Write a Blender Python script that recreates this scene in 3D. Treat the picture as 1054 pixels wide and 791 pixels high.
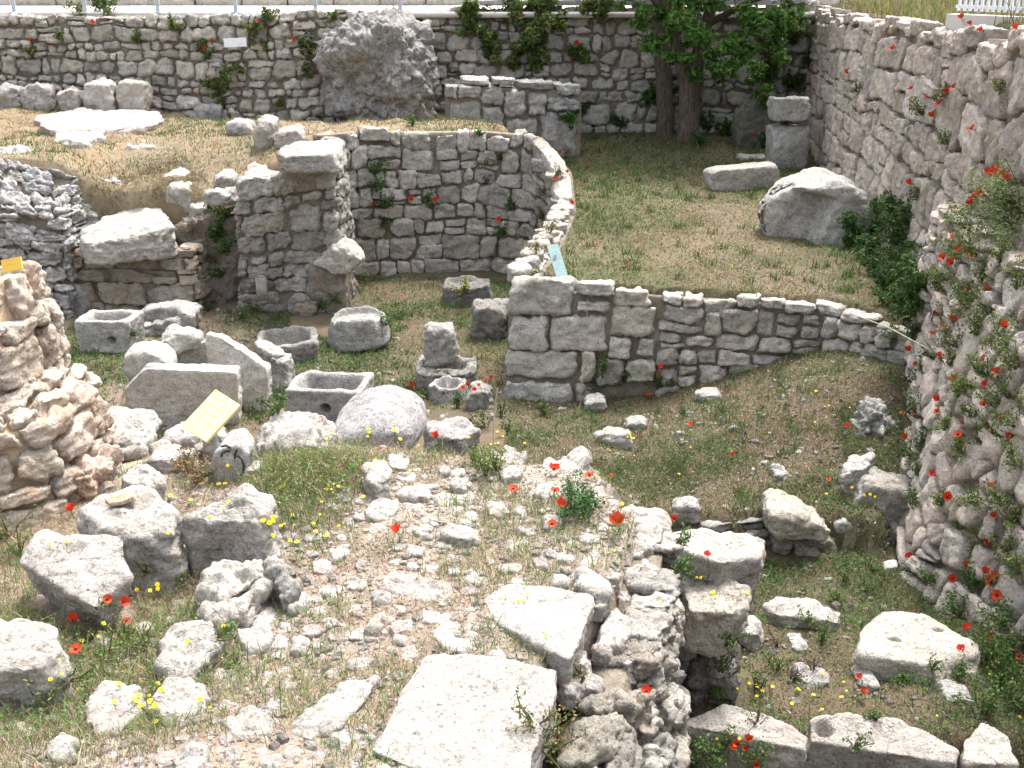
import bpy, math, random
import numpy as np
from mathutils import Vector

for o in list(bpy.data.objects): bpy.data.objects.remove(o)
SC = bpy.context.scene
COL = SC.collection
random.seed(7); RNG = np.random.default_rng(7)
R = math.radians

# ------------------------------------------------------------------ camera
FPX, PITCH, CAMZ = 1150.0, math.atan(437.5/1150.0), 4.0
cam = bpy.data.objects.new('camera', bpy.data.cameras.new('camera'))
COL.objects.link(cam)
cam.location = (0, 0, CAMZ); cam.rotation_euler = (math.pi/2-PITCH, 0, 0)
cam.data.sensor_width = 36; cam.data.lens = 36*FPX/1054; cam.data.clip_start = .05; cam.data.clip_end = 2000
SC.camera = cam

# ------------------------------------------------------------------ sky, sun, exposure
SUN_EL, SUN_AZ = R(66), R(30)            # azimuth measured from +Y towards +X
w = bpy.data.worlds.new('World'); SC.world = w; w.use_nodes = True
nt = w.node_tree; nt.nodes.clear()
sky = nt.nodes.new('ShaderNodeTexSky'); sky.sky_type = 'NISHITA'; sky.sun_disc = False
sky.sun_elevation = SUN_EL; sky.sun_rotation = SUN_AZ; sky.air_density = 1.0; sky.dust_density = 6.0; sky.ozone_density = 1.0
bg = nt.nodes.new('ShaderNodeBackground'); bg.inputs[1].default_value = .15
ow = nt.nodes.new('ShaderNodeOutputWorld')
hz = nt.nodes.new('ShaderNodeHueSaturation'); hz.inputs['Saturation'].default_value = .42      # hazy, nearly white sky
nt.links.new(sky.outputs[0], hz.inputs['Color']); nt.links.new(hz.outputs[0], bg.inputs[0]); nt.links.new(bg.outputs[0], ow.inputs[0])
sl = bpy.data.lights.new('sun', 'SUN'); sl.energy = 1.5; sl.angle = R(13.0); sl.color = (1, .98, .955)
so = bpy.data.objects.new('sun', sl); COL.objects.link(so)
sd = Vector((math.sin(SUN_AZ)*math.cos(SUN_EL), math.cos(SUN_AZ)*math.cos(SUN_EL), math.sin(SUN_EL)))
so.rotation_euler = sd.to_track_quat('Z', 'Y').to_euler()
vs = SC.view_settings
vs.view_transform = 'Standard'; vs.look = 'None'; vs.gamma = 1; vs.exposure = 1.86; vs.use_curve_mapping = False

# ------------------------------------------------------------------ photo pixel -> point in the place
CP, SP = math.cos(PITCH), math.sin(PITCH)
def ray(u, v):
    a = (u-527)/FPX; b = (395.5-v)/FPX
    return np.array((a, CP+b*SP, -SP+b*CP))
def P(u, v, z):                          # on the level z
    r = ray(u, v); t = (z-CAMZ)/r[2]
    return np.array((r[0]*t, r[1]*t, z))
def D(u, v, y):                          # on the upright plane y
    r = ray(u, v); t = y/r[1]
    return np.array((r[0]*t, y, CAMZ+r[2]*t))

# ------------------------------------------------------------------ numeric helpers
def _h(ix, iy, iz, s):
    n = (ix*374761393 + iy*668265263 + iz*2147483647 + s*974711) & 0xffffffff
    n = ((n ^ (n >> 13))*1274126177) & 0xffffffff
    n = ((n ^ (n >> 16))*2246822519) & 0xffffffff
    return ((n ^ (n >> 15)) & 0xffff)/65535.0*2-1
def vnoise(p, s=0):
    p = np.asarray(p, float); i = np.floor(p).astype(np.int64); f = p-i; f = f*f*f*(f*(f*6-15)+10)
    r = 0
    for dx in (0, 1):
        wx = f[:, 0] if dx else 1-f[:, 0]
        for dy in (0, 1):
            wy = f[:, 1] if dy else 1-f[:, 1]
            for dz in (0, 1):
                wz = f[:, 2] if dz else 1-f[:, 2]
                r = r+wx*wy*wz*_h(i[:, 0]+dx, i[:, 1]+dy, i[:, 2]+dz, s)
    return r
def fbm(p, s=0, oct=4, g=.5):
    r = 0; a = 1.; p = np.asarray(p, float)
    for k in range(oct):
        r = r+a*vnoise(p*(2.03**k)+k*17.3, s+k); a *= g
    return r
def sstep(a, b, x):
    t = np.clip((x-a)/(b-a), 0, 1); return t*t*(3-2*t)
def sdpoly(x, y, poly):                  # signed distance, negative inside
    d = np.full(x.shape, 1e9); s = np.zeros(x.shape, bool); n = len(poly)
    for i in range(n):
        ax, ay = poly[i]; bx, by = poly[(i+1) % n]
        ex, ey = bx-ax, by-ay; wx, wy = x-ax, y-ay
        t = np.clip((wx*ex+wy*ey)/(ex*ex+ey*ey+1e-12), 0, 1)
        d = np.minimum(d, (wx-ex*t)**2+(wy-ey*t)**2)
        c = ((ay <= y) & (by > y)) | ((by <= y) & (ay > y))
        with np.errstate(divide='ignore', invalid='ignore'):
            xi = ax+(y-ay)/(by-ay if by != ay else 1e-9)*ex
        s ^= c & (x < xi)
    d = np.sqrt(d); return np.where(s, -d, d)
_cube = {}
def cubesphere(N):
    if N in _cube: return _cube[N]
    idx = {}; V = []; F = []
    def vid(p):
        k = tuple(p)
        if k not in idx: idx[k] = len(V); V.append(p)
        return idx[k]
    for ax in range(3):
        for sg in (-1, 1):
            for i in range(N):
                for j in range(N):
                    q = []
                    for a, b in ((i, j), (i+1, j), (i+1, j+1), (i, j+1)):
                        c = [0, 0, 0]; c[ax] = sg*N; c[(ax+1) % 3] = 2*a-N; c[(ax+2) % 3] = 2*b-N
                        q.append(vid(tuple(c)))
                    F.append(q if sg > 0 else q[::-1])
    V = np.tan(np.array(V, float)/N*math.pi/4)
    V /= np.linalg.norm(V, axis=1)[:, None]
    _cube[N] = (V, np.array(F, np.int64)); return _cube[N]

class MB:                                # collects geometry for ONE mesh object
    def __init__(s): s.V = []; s.F3 = []; s.F4 = []; s.C = []; s.M3 = []; s.M4 = []; s.n = 0
    def add(s, V, F, col=(1, 1, 1), mi=0):
        V = np.asarray(V, float); F = np.asarray(F, np.int64)
        if len(V) == 0: return
        c = np.asarray(col, float)
        if c.ndim == 1: c = np.tile(c, (len(V), 1))
        s.V.append(V); s.C.append(c)
        if F.shape[1] == 3: s.F3.append(F+s.n); s.M3.append(np.full(len(F), mi))
        else: s.F4.append(F+s.n); s.M4.append(np.full(len(F), mi))
        s.n += len(V)
    def build(s, name, mats, parent=None, loc=None, smooth=True):
        if not isinstance(mats, (list, tuple)): mats = [mats]
        V = np.concatenate(s.V); C = np.concatenate(s.C)
        if loc is not None: V = V-np.asarray(loc, float)
        f4 = np.concatenate(s.F4) if s.F4 else np.zeros((0, 4), np.int64)
        f3 = np.concatenate(s.F3) if s.F3 else np.zeros((0, 3), np.int64)
        mi = np.concatenate([np.concatenate(s.M4) if s.M4 else np.zeros(0), np.concatenate(s.M3) if s.M3 else np.zeros(0)]).astype(np.int32)
        me = bpy.data.meshes.new(name)
        me.vertices.add(len(V)); me.vertices.foreach_set('co', V.astype(np.float32).ravel())
        nl = len(f4)*4+len(f3)*3
        me.loops.add(nl); me.loops.foreach_set('vertex_index', np.concatenate([f4.ravel(), f3.ravel()]).astype(np.int32))
        me.polygons.add(len(f4)+len(f3))
        me.polygons.foreach_set('loop_start', np.concatenate([np.arange(len(f4))*4, len(f4)*4+np.arange(len(f3))*3]).astype(np.int32))
        me.update(calc_edges=True)
        me.polygons.foreach_set('material_index', mi)
        me.polygons.foreach_set('use_smooth', np.full(len(mi), smooth))
        a = me.color_attributes.new('tint', 'FLOAT_COLOR', 'POINT')
        a.data.foreach_set('color', np.hstack([C, np.ones((len(C), 1))]).astype(np.float32).ravel())
        for m in mats: me.materials.append(m)
        me.validate()
        o = bpy.data.objects.new(name, me); COL.objects.link(o)
        if loc is not None: o.location = tuple(loc)
        if parent is not None: o.parent = parent
        return o
def tag(o, label=None, cat=None, group=None, kind=None):
    if label: o['label'] = label
    if cat: o['category'] = cat
    if group: o['group'] = group
    if kind: o['kind'] = kind
    return o
def empty(name, loc=(0, 0, 0)):
    o = bpy.data.objects.new(name, None); COL.objects.link(o); o.location = tuple(loc); o.empty_display_size = .1
    return o
def copy_tree(o, parent=None):
    c = o.copy(); COL.objects.link(c)
    if parent is not None: c.parent = parent
    for ch in [q for q in o.children]: copy_tree(ch, c)
    return c
def tube(mb, pts, rad, k=6, col=(1, 1, 1), mi=0):
    pts = np.asarray(pts, float); n = len(pts)
    rad = np.full(n, rad) if np.isscalar(rad) else np.asarray(rad, float)
    t = np.gradient(pts, axis=0); t /= np.linalg.norm(t, axis=1)[:, None]+1e-9
    up = np.where(np.abs(t[:, 2:3]) > .9, np.array([[1., 0, 0]]), np.array([[0, 0, 1.]]))
    a = np.cross(t, up); a /= np.linalg.norm(a, axis=1)[:, None]; b = np.cross(t, a)
    an = np.linspace(0, 2*math.pi, k, endpoint=False)
    V = pts[:, None]+rad[:, None, None]*(a[:, None]*np.cos(an)[None, :, None]+b[:, None]*np.sin(an)[None, :, None])
    V = V.reshape(-1, 3); F = []
    for i in range(n-1):
        for j in range(k):
            F.append((i*k+j, (i+1)*k+j, (i+1)*k+(j+1) % k, i*k+(j+1) % k))
    mb.add(V, np.array(F), col, mi)
    nV = len(V)
    mb.add(np.vstack([V[-k:], pts[-1:]]), np.array([(j, (j+1) % k, k) for j in range(k)]), col, mi)
def box(mb, c, s, col=(1, 1, 1), mi=0, rz=0):
    c = np.asarray(c, float); s = np.asarray(s, float)/2
    V = np.array([(x, y, z) for x in (-1, 1) for y in (-1, 1) for z in (-1, 1)], float)*s
    V = np.stack([V[:, 0]*math.cos(rz)-V[:, 1]*math.sin(rz), V[:, 0]*math.sin(rz)+V[:, 1]*math.cos(rz), V[:, 2]], 1)+c
    mb.add(V, np.array([(0, 1, 3, 2), (4, 6, 7, 5), (0, 4, 5, 1), (2, 3, 7, 6), (0, 2, 6, 4), (1, 5, 7, 3)]), col, mi)

# ------------------------------------------------------------------ materials
class NT:
    def __init__(s, name):
        s.m = bpy.data.materials.new(name); s.m.use_nodes = True; s.t = s.m.node_tree; s.t.nodes.clear()
    def n(s, typ, **kw):
        q = s.t.nodes.new(typ)
        for k, v in kw.items(): setattr(q, k, v)
        return q
    def l(s, a, b): s.t.links.new(a, b)
    def noise(s, vec, scale, detail=6, rough=.6, dist=0):
        q = s.n('ShaderNodeTexNoise'); q.inputs['Scale'].default_value = scale; q.inputs['Detail'].default_value = detail
        q.inputs['Roughness'].default_value = rough; q.inputs['Distortion'].default_value = dist; s.l(vec, q.inputs['Vector']); return q.outputs['Fac']
    def ramp(s, fac, stops):
        q = s.n('ShaderNodeValToRGB'); e = q.color_ramp.elements
        while len(e) < len(stops): e.new(.5)
        for el, (p, c) in zip(e, stops):
            el.position = p; el.color = (*c, 1) if len(c) == 3 else c
        s.l(fac, q.inputs[0]); return q.outputs[0]
    def mix(s, fac, a, b, typ='MIX'):
        q = s.n('ShaderNodeMix', data_type='RGBA', blend_type=typ)
        if isinstance(fac, (int, float)): q.inputs[0].default_value = fac
        else: s.l(fac, q.inputs[0])
        for i, x in ((6, a), (7, b)):
            if isinstance(x, tuple): q.inputs[i].default_value = (*x, 1)
            else: s.l(x, q.inputs[i])
        return q.outputs[2]
    def math(s, op, a, b=None):
        q = s.n('ShaderNodeMath', operation=op)
        for i, x in ((0, a), (1, b)):
            if x is None: continue
            if isinstance(x, (int, float)): q.inputs[i].default_value = x
            else: s.l(x, q.inputs[i])
        return q.outputs[0]
    def attr(s, name='tint'):
        q = s.n('ShaderNodeAttribute'); q.attribute_name = name; return q.outputs['Color']
    def finish(s, col, rough=.9, h=None, bump=.5, dist=.02, spec=.25, trans=None):
        b = s.n('ShaderNodeBsdfPrincipled'); b.inputs['Roughness'].default_value = rough
        b.inputs['Specular IOR Level'].default_value = spec
        if isinstance(col, tuple): b.inputs['Base Color'].default_value = (*col, 1)
        else: s.l(col, b.inputs['Base Color'])
        if h is not None:
            q = s.n('ShaderNodeBump'); q.inputs['Strength'].default_value = bump; q.inputs['Distance'].default_value = dist
            s.l(h, q.inputs['Height']); s.l(q.outputs[0], b.inputs['Normal'])
        out = s.n('ShaderNodeOutputMaterial'); sh = b.outputs[0]
        if trans:
            tr = s.n('ShaderNodeBsdfTranslucent')
            if isinstance(col, tuple): tr.inputs[0].default_value = (*col, 1)
            else: s.l(col, tr.inputs[0])
            mx = s.n('ShaderNodeMixShader'); mx.inputs[0].default_value = trans
            s.l(b.outputs[0], mx.inputs[1]); s.l(tr.outputs[0], mx.inputs[2]); sh = mx.outputs[0]
        s.l(sh, out.inputs[0]); return s.m

def stone_mat(name, light, mid, dark, lichen=.45, warm=(.42, .30, .19), wa=.25, pits=.6, sc=1.0):
    """weathered limestone: blotches, dark lichen crusts, ochre stains, pits"""
    t = NT(name); g = t.n('ShaderNodeNewGeometry'); vec = g.outputs['Position']
    ramp2 = lambda f, a, b: t.ramp(f, [(a, (0, 0, 0)), (b, (1, 1, 1))])
    big = t.noise(vec, 2.3*sc, 6, .65, .5); med = t.noise(vec, 8*sc, 11, .74, .4); fin = t.noise(vec, 60*sc, 6, .75)
    gpat = t.noise(vec, 17*sc, 8, .72, .6)
    film = tuple(d*.55+m*.45 for d, m in zip(dark, mid))
    c = t.mix(ramp2(big, .34, .66), mid, light)
    c = t.mix(t.math('MULTIPLY', ramp2(t.noise(vec, 3.7*sc, 7, .68, .8), .48, .66), wa), c, warm)
    c = t.mix(t.math('MULTIPLY', ramp2(med, .47, .62), lichen), c, film)
    lm = t.math('MULTIPLY', ramp2(gpat, .53, .61), t.ramp(big, [(.38, (1, 1, 1)), (.66, (.35, .35, .35))]))
    c = t.mix(t.math('MULTIPLY', lm, min(1, lichen*1.3)), c, dark)
    c = t.mix(t.math('MULTIPLY', ramp2(fin, .51, .62), .6), c, dark)
    c = t.mix(t.math('MULTIPLY', ramp2(t.noise(vec, 26*sc, 9, .78, 1.2), .50, .58), .38), c, film)
    c = t.mix(t.math('MULTIPLY', ramp2(t.noise(vec, 34*sc, 6, .7), .56, .66), .5), c, tuple(min(.82, x*1.3) for x in light))
    vo = t.n('ShaderNodeTexVoronoi'); vo.inputs['Scale'].default_value = 30*sc; t.l(vec, vo.inputs['Vector'])
    pit = ramp2(vo.outputs['Distance'], .10, .34)
    pit = t.mix(t.math('MULTIPLY', ramp2(t.noise(vec, 6*sc, 5, .65), .46, .56), pits), (1, 1, 1), pit)
    c = t.mix(.6, c, pit, 'MULTIPLY')
    # fractures: thin wandering cracks
    wv = t.n('ShaderNodeVectorMath', operation='ADD'); nz = t.n('ShaderNodeTexNoise'); nz.inputs['Scale'].default_value = 4*sc; nz.inputs['Detail'].default_value = 6
    t.l(vec, nz.inputs['Vector']); ms_ = t.n('ShaderNodeVectorMath', operation='SCALE'); ms_.inputs['Scale'].default_value = .35/sc; t.l(nz.outputs['Color'], ms_.inputs[0])
    t.l(vec, wv.inputs[0]); t.l(ms_.outputs[0], wv.inputs[1])
    v2 = t.n('ShaderNodeTexVoronoi', feature='DISTANCE_TO_EDGE'); v2.inputs['Scale'].default_value = 3.2*sc; t.l(wv.outputs[0], v2.inputs['Vector'])
    crack = t.ramp(v2.outputs['Distance'], [(.0, (0, 0, 0)), (.022, (1, 1, 1))])
    crack = t.mix(t.math('MULTIPLY', ramp2(t.noise(vec, 2.1*sc, 3, .5), .52, .62), .6), (1, 1, 1), crack)
    c = t.mix(.4, c, crack, 'MULTIPLY')
    c = t.mix(1.0, c, t.attr(), 'MULTIPLY')
    h = t.math('ADD', t.math('MULTIPLY', med, 1.0), t.math('MULTIPLY', fin, .22)); h = t.math('ADD', h, t.math('MULTIPLY', gpat, .45))
    h = t.math('ADD', h, t.math('MULTIPLY', pit, .3)); h = t.math('ADD', h, t.math('MULTIPLY', crack, .35))
    return t.finish(c, .95, h, 1.0, .055/sc**.5, .12)

M = {}
M['pale'] = stone_mat('pale_limestone', (.60, .575, .545), (.44, .415, .385), (.14, .13, .115), .55, (.48, .36, .26), .22)
M['grey'] = stone_mat('grey_limestone', (.47, .455, .425), (.34, .33, .305), (.11, .105, .095), .6, (.33, .26, .18), .22)
M['wall'] = stone_mat('wall_limestone', (.57, .535, .475), (.42, .392, .342), (.14, .13, .11), .5, (.42, .31, .21), .3)
M['warmwall'] = stone_mat('warm_limestone', (.58, .52, .455), (.45, .395, .335), (.17, .145, .125), .42, (.45, .30, .20), .4)
M['darkgrey'] = stone_mat('dark_weathered_stone', (.30, .285, .26), (.19, .18, .165), (.05, .047, .042), .7, (.25, .17, .11), .2)
M['brown'] = stone_mat('earthy_conglomerate', (.66, .60, .53), (.50, .41, .32), (.19, .125, .08), .4, (.48, .27, .14), .55)
M['ashlar'] = stone_mat('buff_ashlar', (.36, .315, .26), (.27, .225, .175), (.10, .085, .07), .5, (.36, .24, .15), .45)
M['cong'] = stone_mat('lichened_conglomerate', (.58, .56, .53), (.36, .35, .33), (.075, .07, .065), .95, (.36, .29, .2), .25, .9, 1.3)
M['speck'] = stone_mat('speckled_granite', (.55, .53, .51), (.40, .385, .37), (.09, .085, .085), .75, (.4, .34, .3), .1, .9, 2.6)
M['darkolive'] = stone_mat('dark_olive_stone', (.24, .235, .19), (.15, .15, .12), (.05, .05, .04), .6, (.18, .17, .08), .4)  # darkest of the stone tones, with olive blotches

def mortar_mat(name, a, b):
    t = NT(name); g = t.n('ShaderNodeNewGeometry'); v = g.outputs['Position']
    n1 = t.noise(v, 7, 7, .7); n2 = t.noise(v, 40, 4, .7)
    c = t.mix(t.ramp(n1, [(.35, (0, 0, 0)), (.65, (1, 1, 1))]), a, b)
    return t.finish(c, 1, t.math('ADD', n1, t.math('MULTIPLY', n2, .4)), .9, .04, .1)
M['mortar'] = mortar_mat('earth_mortar', (.13, .11, .085), (.25, .215, .17))
M['pmortar'] = mortar_mat('pale_earth_mortar', (.26, .21, .16), (.42, .36, .28))

M['bmortar'] = mortar_mat('orange_earth', (.40, .28, .18), (.55, .43, .31))
t = NT('ground_soil'); g = t.n('ShaderNodeNewGeometry'); v = g.outputs['Position']
n1 = t.noise(v, 1.3, 6, .65, .5); n2 = t.noise(v, 11, 7, .7); n3 = t.noise(v, 70, 4, .7)
c = t.mix(t.math('MULTIPLY', t.ramp(n1, [(.4, (0, 0, 0)), (.66, (1, 1, 1))]), .5), t.attr(), (.17, .12, .08))
c = t.mix(t.math('MULTIPLY', t.ramp(n2, [(.48, (0, 0, 0)), (.7, (1, 1, 1))]), .45), c, (.09, .07, .045))
c = t.mix(t.math('MULTIPLY', t.ramp(n3, [(.55, (0, 0, 0)), (.66, (1, 1, 1))]), .3), c, (.42, .37, .30))
M['ground'] = t.finish(c, 1, t.math('ADD', t.math('MULTIPLY', n2, .8), t.math('MULTIPLY', n3, .5)), .9, .035, .1)

t = NT('pavement_concrete'); g = t.n('ShaderNodeNewGeometry'); v = g.outputs['Position']
c = t.mix(t.ramp(t.noise(v, 2, 6, .7), [(.35, (0, 0, 0)), (.7, (1, 1, 1))]), (.50, .46, .43), (.60, .56, .53))
M['pave'] = t.finish(c, .9, t.noise(v, 60, 3, .6), .3, .005)

def leafmat(name, rough=.6, trans=.35):
    t = NT(name); g = t.n('ShaderNodeNewGeometry')
    c = t.mix(t.math('MULTIPLY', t.ramp(t.noise(g.outputs['Position'], 9, 3), [(.4, (0, 0, 0)), (.65, (1, 1, 1))]), .35), t.attr(), (.05, .075, .02))
    return t.finish(c, rough, None, spec=.2, trans=trans)
M['leaf'] = leafmat('leaf_green'); 
t = NT('grass_blades'); M['grass'] = t.finish(t.attr(), .7, None, spec=.15, trans=.3)
t = NT('poppy_petals'); M['poppy'] = t.finish(t.attr(), .55, None, spec=.15, trans=.25)
t = NT('bark'); g = t.n('ShaderNodeTexCoord'); mp = t.n('ShaderNodeMapping'); mp.inputs['Scale'].default_value = (1, 1, .18); t.l(g.outputs['Object'], mp.inputs[0])
n1 = t.noise(mp.outputs[0], 28, 6, .7, .6); n2 = t.noise(mp.outputs[0], 6, 4, .6)
c = t.mix(t.ramp(n1, [(.38, (0, 0, 0)), (.62, (1, 1, 1))]), (.045, .034, .026), (.17, .13, .10)); c = t.mix(t.math('MULTIPLY', n2, .4), c, (.12, .12, .09))
M['bark'] = t.finish(c, .95, n1, 1, .03, .1)
t = NT('painted_steel'); g = t.n('ShaderNodeNewGeometry')
c = t.mix(t.ramp(t.noise(g.outputs['Position'], 14, 5, .7), [(.45, (0, 0, 0)), (.7, (1, 1, 1))]), (.42, .47, .52), (.30, .32, .34)); M['steel'] = t.finish(c, .5, None, spec=.5)
t = NT('white_painted_metal'); g = t.n('ShaderNodeNewGeometry')
c = t.mix(t.ramp(t.noise(g.outputs['Position'], 14, 5, .7), [(.5, (0, 0, 0)), (.75, (1, 1, 1))]), (.72, .74, .78), (.5, .5, .5)); M['white'] = t.finish(c, .5)
def signmat(name, a, b):
    t = NT(name); g = t.n('ShaderNodeNewGeometry'); n = t.noise(g.outputs['Position'], 12, 6, .7)
    return t.finish(t.mix(t.ramp(n, [(.42, (0, 0, 0)), (.68, (1, 1, 1))]), a, b), .6, n, .15, .01)
M['yellow'] = signmat('faded_yellow_board', (.74, .60, .22), (.66, .55, .30))
M['amber'] = signmat('amber_board', (.72, .44, .05), (.62, .42, .10))
M['signwhite'] = signmat('white_board', (.74, .77, .80), (.62, .65, .68))
M['teal'] = signmat('pale_teal_board', (.095, .165, .165), (.16, .22, .21))
M['blackpaint'] = signmat('black_paint', (.025, .03, .03), (.06, .065, .06))
M['straw'] = signmat('dry_straw', (.42, .35, .24), (.34, .28, .18))

# ------------------------------------------------------------------ rock builders
def inset_planes(poly, gap=0.):
    """convex 2-D polygon (any winding) about its centroid -> list of (nx, ny, d)"""
    poly = np.asarray(poly, float); c = poly.mean(0); out = []
    n = len(poly)
    for i in range(n):
        a = poly[i]-c; b = poly[(i+1) % n]-c; e = b-a; L = math.hypot(*e)
        if L < 1e-5: continue
        nn = np.array((e[1], -e[0]))/L; d = nn@a
        if d < 0: nn = -nn; d = -d
        out.append((nn[0], nn[1], max(d-gap, .012)))
    return c, out
def hull2(pts):
    pts = sorted(map(tuple, pts))
    def half(ps):
        r = []
        for p in ps:
            while len(r) > 1 and (r[-1][0]-r[-2][0])*(p[1]-r[-2][1])-(r[-1][1]-r[-2][1])*(p[0]-r[-2][0]) <= 0: r.pop()
            r.append(p)
        return r
    a = half(pts); b = half(pts[::-1]); return np.array(a[:-1]+b[:-1])
def rock_local(side, top, bot, N, p, amp, freq, seed, rng, chips=3, half=None, taper=0., tiltn=None, chipd=.9, attop=False):
    """side planes (nx,ny,d) + top/bottom offsets along local z -> verts about the centre"""
    ns, ds = [], []
    for nx, ny, d in side:
        tz = rng.uniform(-.12, .12)+taper
        if attop: d = max(d+tz*top, d*.35)
        n = np.array((nx, ny, tz)); L = np.linalg.norm(n); ns.append(n/L); ds.append(d/L)
    tn = np.array(tiltn if tiltn is not None else (rng.uniform(-.1, .1), rng.uniform(-.1, .1), 1.)); tn = tn/np.linalg.norm(tn)
    ns.append(tn); ds.append(top*tn[2]); ns.append(np.array((0, 0, -1.))); ds.append(bot)
    hx = max(abs(nx)*d for nx, ny, d in side); hy = max(abs(ny)*d for nx, ny, d in side)
    half = np.array((max(hx, .02), max(hy, .02), (top+bot)/2))
    for k in range(chips):
        n = rng.normal(size=3); n[2] = abs(n[2])*.9; n /= np.linalg.norm(n)
        sup = abs(n)@half; ns.append(n); ds.append(sup*rng.uniform(chipd-.16, chipd))
    ns = np.array(ns); ds = np.array(ds)
    v, F = cubesphere(N); v = v*half
    g = np.maximum(0, v@ns.T)/ds; gp = g**p
    r = gp.sum(1)**(-1/p); pos = v*r[:, None]
    nr = gp@ns; nr /= np.linalg.norm(nr, axis=1)[:, None]+1e-9
    s = int(seed)
    q = pos*freq+rng.uniform(0, 50, 3)
    dd = fbm(q, s, 5, .55)*amp
    rid = np.abs(fbm(q*2.3, s+40, 3)); dd = dd-amp*.6*np.clip(.35-rid, 0, 1)+amp*.9*(np.abs(vnoise(q*1.4, s+60))-.3)+amp*.45*(np.abs(vnoise(q*3.1, s+61))-.3)
    return pos+nr*dd[:, None], F
def tint(rng, a=.82, b=1.12, h=.03):
    k = rng.uniform(a, b); return (k*(1+rng.uniform(-h, h)), k, k*(1+rng.uniform(-h, h)))

SEED = [100]
def nrng():
    SEED[0] += 1; return np.random.default_rng(SEED[0])
def finish_rock(name, mb, mat, label, cat, group, parent=None):
    V = np.concatenate(mb.V); c = V.mean(0); c = np.array((c[0], c[1], V[:, 2].min())) if parent is None else np.zeros(3)
    o = mb.build(name, mat, parent, loc=c)
    if parent is None: tag(o, label, cat, group)
    elif label: o['label'] = label
    return o
def S(name, label, pts, z, h, mat='pale', N=28, p=18, amp=.022, freq=5., cat='stone', group=None, chips=4, taper=-.12, edit=None, parent=None, tn=None, col=None):
    """flat-lying stone: traced outline of its top, at level z (a number or one per corner), h thick"""
    rng = nrng()
    zz = [z]*len(pts) if np.isscalar(z) else z
    W = np.array([P(u, v, q) for (u, v), q in zip(pts, zz)])
    A = np.c_[W[:, :2], np.ones(len(W))]; pl = np.linalg.lstsq(A, W[:, 2], rcond=None)[0]
    poly = hull2(W[:, :2]); c, side = inset_planes(poly)
    zt = pl[0]*c[0]+pl[1]*c[1]+pl[2]
    tilt = (-pl[0], -pl[1], 1.) if not np.isscalar(z) else None
    ht = h*.5
    V, F = rock_local(side, ht, ht, N, p, amp, freq, SEED[0], rng, chips, None, taper, tilt, .9, True)
    V = V+np.array((c[0], c[1], zt-ht))
    if edit: V = edit(V)
    mb = MB(); mb.add(V, F, col or tint(rng, .93, 1.06, .015))
    return finish_rock(name, mb, M[mat], label, cat, group, parent)
def B(name, label, pts, zb, depth, mat='grey', N=24, p=12, amp=.035, freq=4.5, cat='stone', group=None, chips=8, edit=None, parent=None, y=None, yaw=0., sink=.06, chipd=.95, col=None):
    """standing stone: traced outline of its front, standing on level zb"""
    rng = nrng()
    pts = [tuple(q) for q in pts]
    if y is None:
        ub, vb = max(pts, key=lambda q: q[1]); y = P(ub, vb, zb)[1]
    ym = y+depth*.5
    W = np.array([D(u, v, ym) for u, v in pts]); zmin = W[:, 2].min()
    lo = W[:, 2] < zmin+.35*(W[:, 2].max()-zmin)
    W[lo, 2] -= (zmin-(zb-sink))
    poly = hull2(W[:, [0, 2]]); c, side = inset_planes(poly)
    V, F = rock_local(side, depth*.5, depth*.5, N, p, amp, freq, SEED[0], rng, chips, None, 0, None, chipd)
    # local (x, z, toward camera) -> world
    X = np.stack([V[:, 0], -V[:, 2], V[:, 1]], 1)
    if yaw:
        cs, sn = math.cos(yaw), math.sin(yaw)
        X = np.stack([X[:, 0]*cs-X[:, 1]*sn, X[:, 0]*sn+X[:, 1]*cs, X[:, 2]], 1)
    X += np.array((c[0], ym, c[1]))
    if edit: X = edit(X)
    mb = MB(); mb.add(X, F, col or tint(rng, .9, 1.08, .02))
    return finish_rock(name, mb, M[mat], label, cat, group, parent)
def rect(u0, u1, v0, v1, j=.06):
    rng = random.Random(int(u0*7+v0*13+u1))
    w_, h_ = u1-u0, v1-v0; f = lambda a: rng.uniform(0, j)*a
    return [(u0+f(w_), v0+f(h_)), (u1-f(w_), v0+f(h_)), (u1-f(w_), v1-f(h_)*.3), (u0+f(w_), v1-f(h_)*.3)]
def blob(u0, u1, v0, v1, n=9):
    rng = random.Random(int(u0*3+v0*17+u1)); cx, cy = (u0+u1)/2, (v0+v1)/2
    return [(cx+(u1-u0)/2*math.copysign(abs(math.cos(a))**.7, math.cos(a))*rng.uniform(.9, 1), cy+(v1-v0)/2*math.copysign(abs(math.sin(a))**.7, math.sin(a))*rng.uniform(.9, 1)) for a in [2*math.pi*(k+rng.uniform(-.25, .25))/n for k in range(n)]]

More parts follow.
